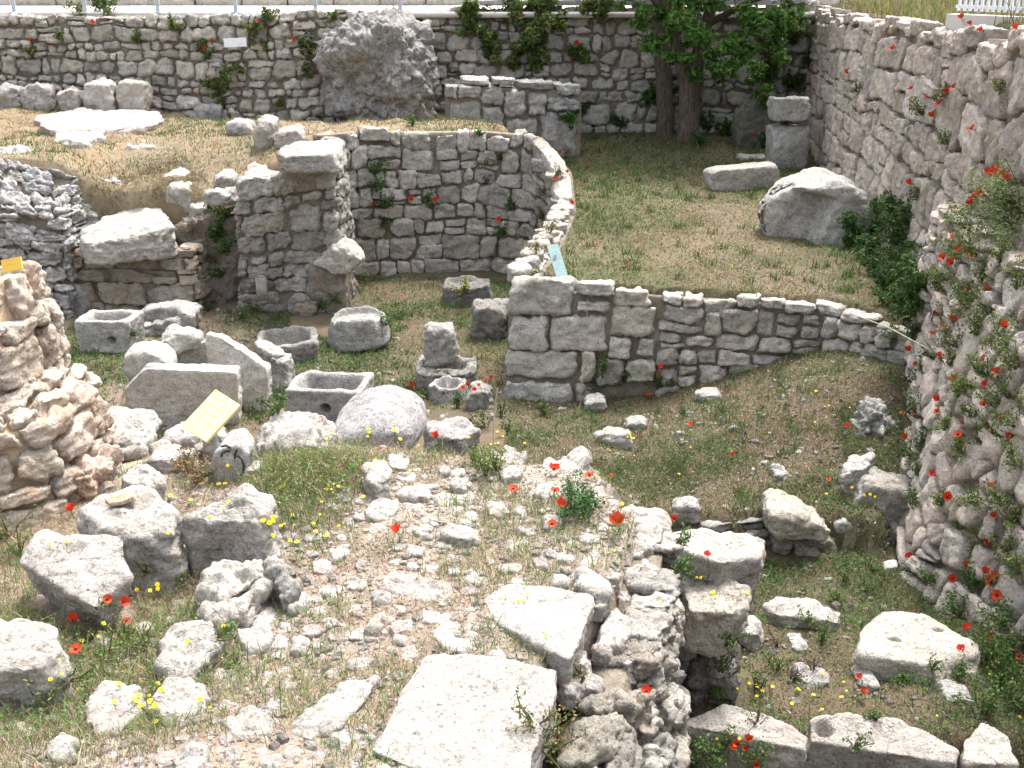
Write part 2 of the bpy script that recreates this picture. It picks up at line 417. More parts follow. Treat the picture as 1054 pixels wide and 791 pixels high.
# ------------------------------------------------------------------ masonry: stones laid over a lofted surface
def voronoi(seeds, bx):
    seeds = np.asarray(seeds); out = []
    for i, s in enumerate(seeds):
        poly = [(bx[0], bx[2]), (bx[1], bx[2]), (bx[1], bx[3]), (bx[0], bx[3])]
        d = ((seeds-s)**2).sum(1)
        for j in np.argsort(d)[1:22]:
            q = seeds[j]; n = q-s; m = (q+s)/2; c = n@m; r = []
            for k in range(len(poly)):
                a, b = poly[k], poly[(k+1) % len(poly)]
                da = n[0]*a[0]+n[1]*a[1]-c; db = n[0]*b[0]+n[1]*b[1]-c
                if da <= 0: r.append(a)
                if da*db < 0:
                    t = da/(da-db); r.append((a[0]+(b[0]-a[0])*t, a[1]+(b[1]-a[1])*t))
            poly = r
            if len(poly) < 3: break
        if len(poly) >= 3: out.append(poly)
    return out
def courses(s0, L, H, sw, sh, rng, jit):
    """roughly coursed rubble: wavy beds, leaning joints, some stones split in two"""
    hs = []; y = 0
    while y < H-1e-6:
        h = sh*rng.uniform(.65, 1.4)
        if H-y-h < sh*.5: h = H-y
        hs.append(h); y += h
    beds = np.r_[0, np.cumsum(hs)]; nb = len(beds); ph = rng.uniform(0, 100, nb)
    def bed(k, x):
        if k == 0: return 0.
        wv = float(vnoise(np.array([[x/(sw*1.7), ph[k], 0.]]), 5)[0]+.6*vnoise(np.array([[x/(sw*.7), ph[k], 7.]]), 6)[0])
        return beds[k]+wv*sh*jit*(.6 if k < nb-1 else .25)
    out = []
    for k in range(nb-1):
        h = hs[k]; x = s0+(-rng.uniform(0, .8)*sw if k else 0); t0 = 0.; b0 = x; a0 = x
        while b0 < L:
            w_ = sw*rng.uniform(.5, 1.65)*(h/sh)**.5; b1 = b0+w_; lean = rng.normal()*jit*h*.35
            if L-b1 < sw*.35: b1 = L
            lo0, hi0 = bed(k, b0), bed(k+1, a0); a1 = min(b1+lean, L)
            lo1, hi1 = bed(k, b1), bed(k+1, a1)
            q = [(max(b0, s0), lo0), (b1, lo1), (a1, hi1), (max(a0, s0), hi0)]
            if min(b1, a1)-max(b0, a0, s0) > .07:
                if rng.random() < .2 and h > sh*.85:
                    t = rng.uniform(.35, .65); m0 = lo0+(hi0-lo0)*t; m1 = lo1+(hi1-lo1)*(t+rng.uniform(-.1, .1)); xm0 = max(b0+(a0-b0)*t, s0); xm1 = b1+(a1-b1)*t
                    out.append([q[0], q[1], (xm1, m1), (xm0, m0)]); out.append([(xm0, m0), (xm1, m1), q[2], q[3]])
                else:
                    if rng.random() < .4:            # a knocked-off corner
                        c = rng.integers(4); p0, p1, p2 = (np.array(q[(c-1) % 4]), np.array(q[c]), np.array(q[(c+1) % 4])); t = rng.uniform(.2, .4)
                        q[c:c+1] = [tuple(p1+(p0-p1)*t), tuple(p1+(p2-p1)*t)]
                    out.append(q)
            b0, a0 = b1, a1
    return out
class Loft:
    def __init__(s, rows, ns=60, flip=False):
        G = []
        for r in rows:
            r = np.asarray(r, float); d = np.r_[0, np.cumsum(np.linalg.norm(np.diff(r, axis=0), axis=1))]
            q = np.linspace(0, d[-1], ns); G.append(np.stack([np.interp(q, d, r[:, k]) for k in range(3)], 1))
        G = np.array(G)                  # rows x ns x 3
        s.L = np.mean([np.linalg.norm(np.diff(g, axis=0), axis=1).sum() for g in G])
        hh = np.linalg.norm(np.diff(G, axis=0), axis=2).mean(1); s.H = hh.sum(); tc = np.r_[0, np.cumsum(hh)]/s.H
        nt_ = 24; T = np.linspace(0, 1, nt_); GG = np.zeros((nt_, ns, 3))
        for k in range(3):
            for i in range(ns): GG[:, i, k] = np.interp(T, tc, G[:, i, k])
        s.G = GG; s.ns, s.nt = ns, nt_
        ds = np.gradient(GG, axis=1); dt = np.gradient(GG, axis=0)
        n = np.cross(ds, dt); n /= np.linalg.norm(n, axis=2)[:, :, None]+1e-9
        s.Nm = -n if flip else n
    def samp(s, A, a, b):
        x = np.clip(a/s.L, 0, 1)*(s.ns-1); y = np.clip(b/s.H, 0, 1)*(s.nt-1)
        i = np.minimum(x.astype(int), s.ns-2); j = np.minimum(y.astype(int), s.nt-2); fx = (x-i)[:, None]; fy = (y-j)[:, None]
        return A[j, i]*(1-fx)*(1-fy)+A[j, i+1]*fx*(1-fy)+A[j+1, i]*(1-fx)*fy+A[j+1, i+1]*fx*fy
    def at(s, a, b, c):
        p = s.samp(s.G, a, b); n = s.samp(s.Nm, a, b)
        # beyond the ends, extend along the tangent
        ex = (a-np.clip(a, 0, s.L))[:, None]; ey = (b-np.clip(b, 0, s.H))[:, None]
        e = 1e-2
        tx = (s.samp(s.G, np.clip(a, e, s.L-e)+e, b)-s.samp(s.G, np.clip(a, e, s.L-e)-e, b))/(2*e)
        ty = (s.samp(s.G, a, np.clip(b, e, s.H-e)+e)-s.samp(s.G, a, np.clip(b, e, s.H-e)-e))/(2*e)
        return p+n*c[:, None]+tx*ex+ty*ey
def masonry(name, label, rows, sw, sh, mat, mort, N=8, gap=.008, depth=.3, seed=1, flip=False, cat='wall', cells=(), s0=0., jit=.3, p=13, amp=.03, proud=.05, tl=(.78, 1.15), cop=None, th=.55, skip=None, topvar=.0, mode='course', chips=3, freq=7.):
    lf = Loft(rows, flip=flip); rng = np.random.default_rng(seed); mb = MB()
    # backing of earth and mortar
    ns, nt_ = lf.ns, lf.nt
    wob = fbm(lf.G.reshape(-1, 3)*3.1, seed, 4).reshape(nt_, ns, 1)*.02
    top_in = np.linspace(0, 1, nt_)[:, None, None]
    fr = lf.G-lf.Nm*(.06-wob); bk = lf.G-lf.Nm*th
    fr[-1, :, 2] -= .05; bk[-1, :, 2] -= .05
    V = np.vstack([fr.reshape(-1, 3), bk.reshape(-1, 3)]); o = ns*nt_; F = []
    ii, jj = np.meshgrid(np.arange(ns-1), np.arange(nt_-1)); q = (jj*ns+ii).ravel()
    F1 = np.stack([q, q+1, q+ns+1, q+ns], 1); F.append(F1); F.append(F1[:, ::-1]+o)
    i = np.arange(ns-1); tp = (nt_-1)*ns+i
    F.append(np.stack([tp, tp+1, tp+1+o, tp+o], 1)); F.append(np.stack([i+1, i, i+o, i+1+o], 1))
    j = np.arange(nt_-1)*ns; F.append(np.stack([j, j+ns, j+ns+o, j+o], 1)); j = j+ns-1; F.append(np.stack([j+ns, j, j+o, j+ns+o], 1))
    Fa = np.vstack(F)
    if flip: Fa = Fa[:, ::-1]
    mb.add(V, Fa, (1, 1, 1), 1)
    polys = [([(a0, b0), (a1, b0), (a1, b1), (a0, b1)], True) for a0, a1, b0, b1 in cells]
    if sw and mode == 'course': polys += [(q, False) for q in courses(s0, lf.L, lf.H, sw, sh, rng, jit)]
    elif sw:
        seeds = []; y = 0
        while y < lf.H:
            h = min(sh*rng.uniform(.7, 1.35), lf.H-y)
            if lf.H-y-h < sh*.45: h = lf.H-y
            x = s0-rng.uniform(0, sw)
            while x < lf.L:
                ww = sw*rng.uniform(.55, 1.6)*(h/sh)**.4
                seeds.append((x+ww/2+rng.normal()*ww*jit*.4, y+h/2+rng.normal()*h*jit*.5)); x += ww
            y += h
        seeds = [s for s in seeds if s0 <= s[0] <= lf.L]
        polys += [(q, False) for q in voronoi(seeds, (s0, lf.L, 0, lf.H))]
    for poly, man in polys:
        poly = np.array(poly); c, side = inset_planes(poly, gap*rng.uniform(.5, 1.6))
        if skip and rng.random() < skip: continue
        ext = np.ptp(poly, axis=0)
        if ext.min() < .05: continue
        istop = poly[:, 1].max() > lf.H-.02
        fd = proud*rng.uniform(.3, 1.3)
        V, F = rock_local(side, (depth+fd)/2, (depth+fd)/2, N+(3 if ext.max() > .6 else 0), p*rng.uniform(.8, 1.3), amp*min(1.4, ext.min()/.25+.3), freq, seed, rng, chips if not man else 1)
        a = c[0]+V[:, 0]; b = c[1]+V[:, 1]+(rng.uniform(-topvar, topvar) if istop else 0); d = V[:, 2]+(depth+fd)/2-depth
        X = lf.at(a, b, d)
        mb.add(X, F if not flip else F[:, ::-1], tint(rng, *tl, .035), 0)
    ob = mb.build(name, [M[mat], M[mort]]); tag(ob, label, cat)
    return ob, lf

# ================================================================== THE GROUND: one sheet
TERRACE = [(0.0, 14.05), (3.9, 13.35), (4.75, 12.3), (5.2, 12.0), (9, 12), (9, 34), (-2, 34), (.4, 22), (.95, 19.7), (.78, 18.5), (.5, 16.5)]
PLATEAU = [(-30, 17.9), (-7.4, 17.95), (-5.2, 18.2), (-4.4, 18.3), (-3.3, 18.6), (-3.2, 19.8), (-2.6, 20.15), (-1.5, 20.4), (-.5, 20.45), (.35, 20.25), (.95, 19.7), (.4, 22), (-2, 34), (-30, 34)]
MOUND = [(.98, 6.45), (.62, 7.3), (-.2, 7.5), (-1.0, 8.1), (-2.0, 8.45), (-3.2, 8.2), (-4.2, 8.6), (-14, 9), (-14, -3), (-.1, -3), (-.05, 3.2), (.03, 4.0), (.2, 4.75), (.42, 5.15), (.68, 5.6)]
EMBANK = [(6.75, 25.5), (5.75, 16.5), (5.2, 11.3), (5.0, 9), (4.95, 7), (4.9, 3), (4.9, -30), (60, -30), (60, 60), (6.8, 60)]
STREET = [(-60, 25.45), (-3.5, 25.45), (-2.2, 26.2), (6.75, 26.35), (60, 26.3), (400, 300), (-400, 300)]
def zfun(x, y):
    x = np.asarray(x, float); y = np.asarray(y, float)
    p3 = np.stack([x, y, np.zeros_like(x)], 1)
    n1 = fbm(p3*.55, 3, 3); n2 = fbm(p3*2.6, 9, 4)
    # bottom of the dig
    z = -1.42+.05*n1+.035*n2
    z = z+.95*sstep(1.3, 4.5, x)*sstep(9.9, 13.2, y)*(y < 16)        # rises to the right wall
    z = z+.32*sstep(1.4, 2.2, x)*sstep(9.75, 9.95, y+.25*n2)*(1-sstep(11.6, 13, y))   # low ledge
    z = z+.25*sstep(1.6, .6, x)*sstep(8, 9.5, y)*sstep(13.2, 11.5, y)*sstep(-1.2, .3, x)
    z = z+.28*sstep(8.35, 7.95, y+.1*n2)*sstep(1.15, 1.4, x)*sstep(6.3, 6.5, y)
    # grassy terrace
    d = sdpoly(x, y, TERRACE); zt = .0+.05*n1+.025*n2+.28*sstep(22.5, 26, y)
    z = np.where(d < 0, z+(zt-z)*sstep(-.07, -.17, d), z)
    # upper left plateau
    zp = .98+.08*n1+.05*n2-.30*sstep(-9.5, -6, x)*sstep(22.5, 25, y)
    zp = zp-.58*sstep(20.8, 18.3, y)*sstep(-7.6, -6.6, x)*sstep(-3.6, -4.6, x)-.2*np.exp(-((x+4.75)/.45)**2-((y-18.2)/.9)**2)
    k = sstep(-.9, 2.0, x+.4*n1); zp = zp+(zt-zp)*k
    d = sdpoly(x, y, PLATEAU)
    z = np.where(d < 0, z+(zp-z)*sstep(-.02, -.35, d), z)
    # the mound of rubble in front
    d = sdpoly(x, y, MOUND); zm = .6+.06*np.minimum(x+.6, 0)+.05*n1+.03*n2-.22*sstep(7.2, 8.6, y-.1*x)
    lo_ = np.where(y < 7.0, np.where(x > -.3, -.16, -.12), -.12); hi_ = np.where((y < 7.0) & (x > -.3), .08, .5)
    z = np.where(d < .45, zm+(z-zm)*sstep(lo_, hi_, d+.05*n2)**1.3, z)
    # bank behind the right wall, street behind the back wall
    d = sdpoly(x, y, EMBANK); ze = 3.02+.3*sstep(20, 10, y)+.07*n1+.03*n2+.12*sstep(0, -3, d)
    z = np.where(d < 0, z+(ze-z)*sstep(-.2, -.38, d), z)
    d = sdpoly(x, y, STREET); z = np.where((d < 0), z+(2.86-z)*sstep(-.2, -.38, d), z)
    return z
def ground_colour(x, y, z):
    p3 = np.stack([x, y, np.zeros_like(x)], 1); n = fbm(p3*1.1, 21, 4)[:, None]; n2 = fbm(p3*.5, 31, 3)[:, None]
    brown = np.array((.11, .082, .058)); green = np.array((.06, .07, .03)); strawc = np.array((.175, .145, .095)); pale = np.array((.37, .325, .28)); street = np.array((.42, .39, .36))
    c = brown+(green-brown)*np.clip(.45+n*.9, 0, 1)*.6
    c = c*np.ones((len(x), 1))
    lp = (sstep(-2.6, -4.2, x)*sstep(11, 13, y)*(z < -.8))[:, None]; c = c+(np.array((.185, .145, .108))-c)*lp*.8
    m = (sdpoly(x, y, TERRACE) < -.1)[:, None]; c = np.where(m, strawc*.8+(green-strawc*.8)*np.clip(.45+n+.35*(sstep(19, 23, y)[:, None]), 0, 1)*.8, c)
    m = (sdpoly(x, y, PLATEAU) < -.05)[:, None]; c = np.where(m, strawc*1.25+(np.array((.21, .145, .085))-strawc)*np.clip(.4+n, 0, 1)*.7, c)
    m = (sdpoly(x, y, MOUND) < .05)[:, None]; c = np.where(m, pale+(np.array((.26, .20, .15))-pale)*np.clip(.35+n*1.1, 0, 1)*.75, c)
    m = (sdpoly(x, y, EMBANK) < -.1)[:, None]; c = np.where(m, strawc*.85+(green-strawc*.85)*np.clip(.5+n, 0, 1)*.7, c)
    m = (sdpoly(x, y, STREET) < -.1)[:, None]; c = np.where(m, street, c)
    return c
xs = np.r_[-400, -200, -90, -45, -25, np.arange(-16, -6, .16), np.arange(-6, 7.2, .055), np.arange(7.2, 14, .3), 18, 30, 60, 120, 220, 400]
ys = np.r_[-200, -80, -30, -12, -5, -1, np.arange(1, 9, .05), np.arange(9, 15, .075), np.arange(15, 27, .11), np.arange(27, 34, .5), 45, 70, 130, 220, 299, 400]
XX, YY = np.meshgrid(xs, ys); xf, yf = XX.ravel(), YY.ravel(); zf = zfun(xf, yf)
nx = len(xs); ii, jj = np.meshgrid(np.arange(nx-1), np.arange(len(ys)-1)); q = (jj*nx+ii).ravel()
mb = MB(); mb.add(np.stack([xf, yf, zf], 1), np.stack([q, q+1, q+nx+1, q+nx], 1), ground_colour(xf, yf, zf))
tag(mb.build('ground', M['ground']), kind='structure')
mb = MB(); box(mb, (-2, 28.0, 2.85), (60, 4.2, .12))
tag(mb.build('pavement', M['pave']), kind='structure')

def zg(u, v, z0=.6):
    z = z0
    for _ in range(6):
        p = P(u, v, z); z = min(max(float(zfun(np.array([p[0]]), np.array([p[1]]))[0]), z0-.15), z0+.15)
    return z

# ================================================================== WALLS
masonry('rubble_wall', 'long rubble retaining wall under the railing, left of the dark outcrop', [[(-14, 25.05, .75), (-8, 25.0, .55), (-5.5, 25.0, .35), (-3.2, 25.0, .6)], [(-14, 25.25, 2.86), (-8, 25.2, 2.86), (-3.2, 25.25, 2.98)]],
        .31, .25, 'wall', 'mortar', N=8, seed=11, topvar=.03, tl=(.78, 1.32), gap=.012, proud=.07, jit=.5, chips=5, p=9)
masonry('rubble_wall', 'tall rubble retaining wall behind the tree with plants hanging from its top', [[(-3.0, 25.9, .5), (0, 26, .25), (6.9, 26.05, .1)], [(-3.0, 26.05, 2.95), (0, 26.15, 3.02), (6.9, 26.2, 3.05)]],
        .40, .33, 'wall', 'mortar', N=8, seed=12, topvar=.04, tl=(.75, 1.25), gap=.012, proud=.08, jit=.5, chips=5, p=9)
def cap(name, label, a, b, w_, h_, n, mat, seed, cat='coping'):
    rng = np.random.default_rng(seed); mb = MB(); a = np.array(a); b = np.array(b); d = (b-a)/n; L = np.linalg.norm(d[:2]); rz = math.atan2(d[1], d[0])
    for k in range(n):
        c = a+d*(k+.5); sd_ = [(1, 0, L/2-.006), (-1, 0, L/2-.006), (0, 1, w_/2), (0, -1, w_/2)]
        V, F = rock_local(sd_, h_/2, h_/2, 8, 16, .008, 4, seed+k, rng, 1); x, y = V[:, 0].copy(), V[:, 1].copy()
        V[:, 0] = x*math.cos(rz)-y*math.sin(rz); V[:, 1] = x*math.sin(rz)+y*math.cos(rz); mb.add(V+c, F, tint(rng, .95, 1.1, .02))
    return tag(mb.build(name, M[mat]), label, cat)
cap('coping', 'flat pale coping slabs along the top of the wall behind the tree', (-1.0, 26.2, 3.1), (6.6, 26.3, 3.12), .5, .1, 9, 'pale', 50)
masonry('rubble_wall', 'high rubble wall of large pinkish stones running down the right side of the terrace',
        [[(6.62, 25.9, .0), (6.4, 23.9, -.1), (5.54, 16.5, -.15), (5.05, 12.1, -.4), (4.75, 9.5, -.4), (4.6, 6, -.4)], [(6.72, 25.9, 3.02), (6.48, 23.9, 3.0), (5.64, 16.5, 3.12), (5.15, 12.1, 3.25), (4.85, 9.5, 3.32), (4.75, 6, 3.35)]],
        .52, .40, 'warmwall', 'mortar', N=14, seed=13, gap=.018, topvar=.09, proud=.05, tl=(.95, 1.4), jit=.5, amp=.016, freq=9., chips=4, p=26)
masonry('battered_wall', 'leaning rubble wall at right overgrown with poppies',
        [[(5.0, 12.75, -.55), (4.66, 12.35, -.6), (4.25, 11, -1.05), (3.68, 9.25, -1.5), (3.82, 8.3, -1.5), (4.0, 7.3, -1.45), (4.2, 5.6, -1.45)], [(5.0, 12.8, .5), (4.7, 12.4, .5), (4.5, 11, .3), (4.2, 9.4, .1), (4.2, 8.4, .1), (4.3, 7.4, .1), (4.45, 5.6, .1)], [(5.1, 12.75, 1.4), (4.78, 12.45, 1.4), (4.68, 11, 1.45), (4.55, 9.5, 1.5), (4.5, 8.5, 1.5), (4.6, 7.4, 1.5), (4.7, 5.6, 1.5)]],
        .29, .23, 'warmwall', 'mortar', N=14, seed=14, gap=.016, proud=.07, tl=(1.0, 1.45), amp=.013, freq=9., jit=.9, th=.4, chips=7, p=30)
masonry('rounded_wall', 'curved rubble wall of the sunken room ending at the terrace edge',
        [[(-3.3, 19.4, -1.55), (-2.7, 19.8, -1.55), (-1.6, 20.05, -1.55), (-.5, 20.1, -1.55), (.3, 19.9, -1.55), (.7, 19.35, -1.55), (.72, 18.5, -1.55), (.42, 16.5, -1.55), (.02, 14.3, -1.55)], [(-3.3, 19.45, 1.2), (-2.7, 19.85, 1.2), (-1.6, 20.1, 1.16), (-.5, 20.15, 1.16), (.32, 19.95, 1.12), (.74, 19.4, .62), (.78, 18.5, .1), (.48, 16.5, .06), (.06, 14.35, .06)]],
        .40, .27, 'wall', 'mortar', N=11, p=18, amp=.022, seed=15, gap=.009, topvar=.05, proud=.05, tl=(.78, 1.22), th=.3, jit=.3, depth=.24)
KU, KV = 1/79.3, 1.56/122
def cell(u0, u1, v0, v1, b=415): return ((u0-518)*KU, (u1-518)*KU, (b-v1)*KV, (b-v0)*KV)
TC = [cell(520, 586, 293, 328), cell(520, 561, 329, 361), cell(564, 622, 327, 360), cell(518, 593, 362, 387), cell(517, 588, 389, 418), cell(596, 612, 362, 390), cell(588, 625, 299, 313), cell(590, 622, 314, 325),
      cell(627, 665, 298, 315), cell(624, 671, 317, 345), cell(624, 648, 346, 366), cell(650, 673, 347, 364), cell(614, 640, 367, 392), cell(642, 672, 366, 390), cell(591, 612, 391, 415)]
masonry('terrace_wall', 'short front wall of the terrace with four large squared stones at its corner',
        [[(-.1, 13.72, -1.55), (1.95, 13.45, -1.5), (3.9, 13.12, -1.3), (4.7, 12.35, -1.0)], [(-.04, 14.02, .03), (1.95, 13.68, .03), (3.9, 13.3, .0), (4.74, 12.4, -.05)]],
        .36, .26, 'wall', 'mortar', N=12, seed=16, cells=TC, s0=(674-518)*KU, gap=.010, topvar=.05, proud=.045, tl=(.9, 1.25), depth=.36, amp=.022, p=24, jit=.35, chips=4)
# the small old masonry stub by the back wall
def cell2(u0, u1, v0, v1): return ((u0-463)*.0218, (u1-463)*.0218, (149-min(150, v1+(18 if v1 > 127 else 0)))*.0218, (149-v0)*.0218)
masonry('masonry_stub', 'stub of dressed grey blocks standing between the dark outcrop and the tree', [[(-1.36, 23.5, .2), (1.45, 23.75, .05)], [(-1.36, 23.55, 1.62), (1.45, 23.8, 1.5)]], None, None, 'grey', 'mortar', N=12, seed=17,
        cells=[cell2(466, 495, 98, 128), cell2(496, 517, 102, 131), cell2(520, 549, 112, 134), cell2(553, 588, 106, 138), cell2(520, 538, 88, 111), cell2(540, 560, 88, 110), cell2(497, 518, 84, 101), cell2(560, 593, 92, 106), cell2(475, 496, 84, 97), cell2(478, 505, 77, 84), cell2(530, 565, 78, 87), cell2(566, 590, 80, 91), cell2(464, 474, 86, 97), cell2(507, 529, 76, 83)],
        depth=.55, th=.7, gap=.014, proud=.06, tl=(.85, 1.15))
# buff ashlar face in the left cliff
def cell3(u0, u1, v0, v1): return ((u0-78)*.0158, (u1-78)*.0158, (312-v1)*.0158, (312-v0)*.0158)
masonry('ashlar_wall', 'remains of buff squared masonry set in the left cliff above the small square trough', [[(-8.6, 17.7, -1.5), (-7.3, 17.5, -1.5), (-5.12, 17.4, -1.5), (-5.0, 18.5, -1.5)], [(-8.6, 17.85, -.36), (-7.3, 17.62, -.36), (-5.12, 17.52, -.36), (-5.02, 18.5, -.3)]], .55, .27, 'ashlar', 'mortar', N=14, seed=18,
        depth=.3, th=.5, gap=.008, proud=.035, tl=(.9, 1.45), p=22, amp=.022, jit=.22, chips=4)
masonry('rubble_wall', 'weathered rubble masonry with white lumps forming the left cliff', [[(-10.5, 17.2, -1.5), (-8.6, 17.15, -1.5), (-7.12, 17.25, -1.5), (-7.0, 18.4, -1.5)], [(-10.5, 17.45, .35), (-8.6, 17.4, .35), (-7.14, 17.45, .2), (-7.02, 18.4, .2)], [(-10.5, 18.35, 1.08), (-8.6, 18.3, 1.04), (-7.2, 18.25, .72), (-7.1, 18.6, .6)]], .36, .2, 'cong', 'mortar', N=13, seed=41, gap=.006, depth=.25, th=.3, proud=.06, tl=(.85, 1.4), amp=.035, freq=8., jit=.8, chips=7, p=14, skip=.04)
masonry('rubble_wall', 'low crest of white lumpy rubble behind the flat-topped block', [[(-7.3, 18.35, -.3), (-6.6, 18.55, -.3), (-5.8, 18.6, -.4)], [(-7.3, 18.6, .62), (-6.6, 18.8, .48), (-5.8, 18.85, .22)]], .26, .18, 'cong', 'mortar', N=12, seed=42, gap=.004, depth=.25, th=.3, proud=.07, tl=(.95, 1.4), amp=.035, freq=8., jit=.8, chips=7, p=12)
# rubble side of the mound
masonry('rubble_bank', 'ragged rubble side of the foreground mound dropping to the right',
        [[(1.02, 2.6, -1.6), (1.03, 3.6, -1.6), (1.05, 4.6, -1.6), (1.08, 5.7, -1.6), (1.12, 6.9, -1.6)], [(.85, 2.6, -.25), (.88, 3.6, -.2), (.90, 4.6, -.15), (.97, 5.7, 0), (1.06, 6.8, .0)], [(.18, 2.6, .42), (.22, 3.7, .44), (.42, 4.5, .46), (.86, 5.5, .5), (1.08, 6.5, .5)]],
        .24, .19, 'wall', 'mortar', N=15, seed=19, gap=.014, proud=.05, tl=(.6, 1.15), amp=.03, freq=9., jit=1.0, th=.3, depth=.2, mode='rubble', chips=9, p=16, skip=.16)
masonry('rubble_wall', 'ruined stub of earthy orange rubble wall at the left edge',
        [[(-4.4, 5.95, .2), (-3.5, 6.4, .2), (-3.04, 6.75, .2), (-2.97, 7.25, .2), (-3.12, 8.1, .1)], [(-4.4, 6.1, 1.12), (-3.5, 6.55, 1.12), (-3.08, 6.88, 1.12), (-3.02, 7.3, 1.1), (-3.18, 8.1, 1.0)],
         [(-4.5, 6.3, 1.2), (-3.68, 6.75, 1.2), (-3.36, 7.02, 1.2), (-3.3, 7.4, 1.2), (-3.42, 8.1, 1.1)], [(-4.5, 6.42, 2.06), (-3.72, 6.9, 2.08), (-3.44, 7.15, 2.06), (-3.38, 7.5, 2.0), (-3.5, 8.1, 1.9)]],
        .34, .21, 'brown', 'bmortar', N=18, seed=20, gap=.006, proud=.05, tl=(.85, 1.3), amp=.018, freq=9., jit=.8, th=.5, depth=.25, topvar=.06, chips=8, p=26, skip=.03)
masonry('rubble_infill', 'stack of rounded stones wedged between the mound and the dark block pier', [[(.98, 6.98, -1.5), (1.5, 7.05, -1.5)], [(.98, 7.0, -.12), (1.5, 7.08, -.12)]], .15, .12, 'grey', 'mortar', N=9, seed=21, proud=.06, depth=.2, th=.3, tl=(.9, 1.2), gap=.006)
masonry('ledge_wall', 'low dry stone edge holding the dirt shelf in front of the terrace', [[(1.9, 9.62, -1.55), (2.6, 9.78, -1.55), (3.75, 9.9, -1.55)], [(1.9, 9.72, -1.18), (2.6, 9.88, -1.16), (3.75, 10.0, -1.14)]], .28, .12, 'grey', 'mortar', N=7, seed=22, proud=.05, tl=(.7, .95), depth=.2, th=.3)

# outcrops: lumpy conglomerate masses
def outcrop(name, label, pts, zb, depth, mat, N=56, amp=.16, freq=1.1, p=5, y=None, cat='outcrop', fine=.05, **k):
    def ed(X):
        f = fbm(X*2.6, 77, 5, .55); r = np.abs(fbm(X*3.7, 91, 3))
        c = X.mean(0); n = (X-c); n /= np.linalg.norm(n, axis=1)[:, None]
        return X+n*(fine*f*.7+fine*.9*(np.abs(fbm(X*5.5, 33, 3))-.3)-fine*.9*np.clip(.3-r, 0, 1)*2)[:, None]
    return B(name, label, pts, zb, depth, mat, N=N, p=p, amp=amp, freq=freq, cat=cat, chips=5, edit=ed, y=y, sink=.3, **k)
outcrop('rock_outcrop', 'dark pitted conglomerate outcrop against the back wall', [(330, 40), (345, 24), (395, 14), (440, 18), (452, 60), (448, 125), (332, 126), (326, 90)], .75, 1.6, 'cong', y=23.9, fine=.09, N=64, amp=.2, col=(.82, .81, .80))
outcrop('rock_outcrop', 'rough grey-white cliff of crumbling rock at the left edge above the pit', [(-70, 150), (20, 158), (70, 170), (120, 205), (135, 235), (85, 315), (-70, 318)], -1.45, 1.6, 'cong', y=17.95, fine=.085, N=68, amp=.12)
outcrop('rock_pier', 'rough rock core of the tall pier left of the curved wall', [(256, 196), (290, 178), (334, 176), (334, 322), (250, 322)], -1.45, .9, 'ashlar', y=17.9, fine=.08, p=9, amp=.09, col=(.95, .95, .95))
outcrop('rock_outcrop', 'earth bank with dark stones in the gap left of the rock pier', [(178, 222), (206, 206), (250, 212), (250, 325), (182, 325)], -1.45, .6, 'brown', y=17.95, fine=.09, N=40, col=(.45, .45, .45))

masonry('pier_masonry', 'tall weathered pier of worn buff stones left of the curved wall', [[(-4.45, 18.7, -1.5), (-4.48, 17.5, -1.5), (-2.76, 17.42, -1.5), (-2.7, 18.7, -1.5)], [(-4.35, 18.7, .8), (-4.36, 17.65, .72), (-2.8, 17.58, 1.06), (-2.74, 18.7, 1.06)]], .5, .34, 'wall', 'mortar', N=16, seed=31,
        depth=.28, th=.3, gap=.006, proud=.035, tl=(.55, .95), p=18, amp=.03, jit=.45, chips=7, freq=6.)
# ================================================================== LARGE LOOSE STONES, BACK TO FRONT
S('rock_shelf', 'smooth pink-white flat rock shelf on the dry plateau', [(34, 120), (60, 112), (150, 104), (172, 122), (120, 140), (50, 138)], [zg(u_, v_, 1.0)+.09 for u_, v_ in ((34, 120), (60, 112), (150, 104), (172, 122), (120, 140), (50, 138))], .3, 'pale', N=44, amp=.05, freq=2.6, cat='rock', col=(.95, .88, .84))
for pts_, lb in [([(112, 142), (150, 134), (166, 146), (140, 160), (118, 154)], 'pitted white rock sticking out of the dry grass just below the smooth pale shelf'), ([(150, 158), (185, 152), (206, 166), (200, 180), (165, 178)], 'broken pitted rock lowest on the plateau above the gully'), ([(60, 128), (100, 122), (112, 134), (90, 146), (58, 142)], 'rough lichened edge of rock at the left of the smooth pale shelf')]:
    cu, cv_ = sum(q[0] for q in pts_)/5, sum(q[1] for q in pts_)/5; z_ = zg(cu, cv_, .85 if cu < 160 else .5)
    S('rock_shelf', lb, pts_, z_+(.06 if cu < 160 else -.06), .5, 'wall', N=44, p=9, amp=.05, freq=5, cat='rock', taper=.2, col=(1.25, 1.25, 1.25))
for u0, u1, v0, v1, lb in [(-6, 22, 86, 108, 'white angular boulder at the left end of the row under the back wall'), (24, 56, 85, 104, 'low pale boulder, second in the row under the back wall'), (62, 86, 90, 106, 'smallest white boulder of the row under the back wall'),
                           (87, 119, 80, 104, 'peaked pale boulder in the row under the back wall, left of the grey one'), (119, 154, 81, 104, 'grey pyramid shaped boulder in the row under the back wall')]:
    B('boulder', lb, blob(u0, u1, v0, v1), 1.02, .5, y=24.2, sink=.12, mat= 'pale' if u0 < 100 else 'wall', N=18, cat='boulder', amp=.05, chips=7)
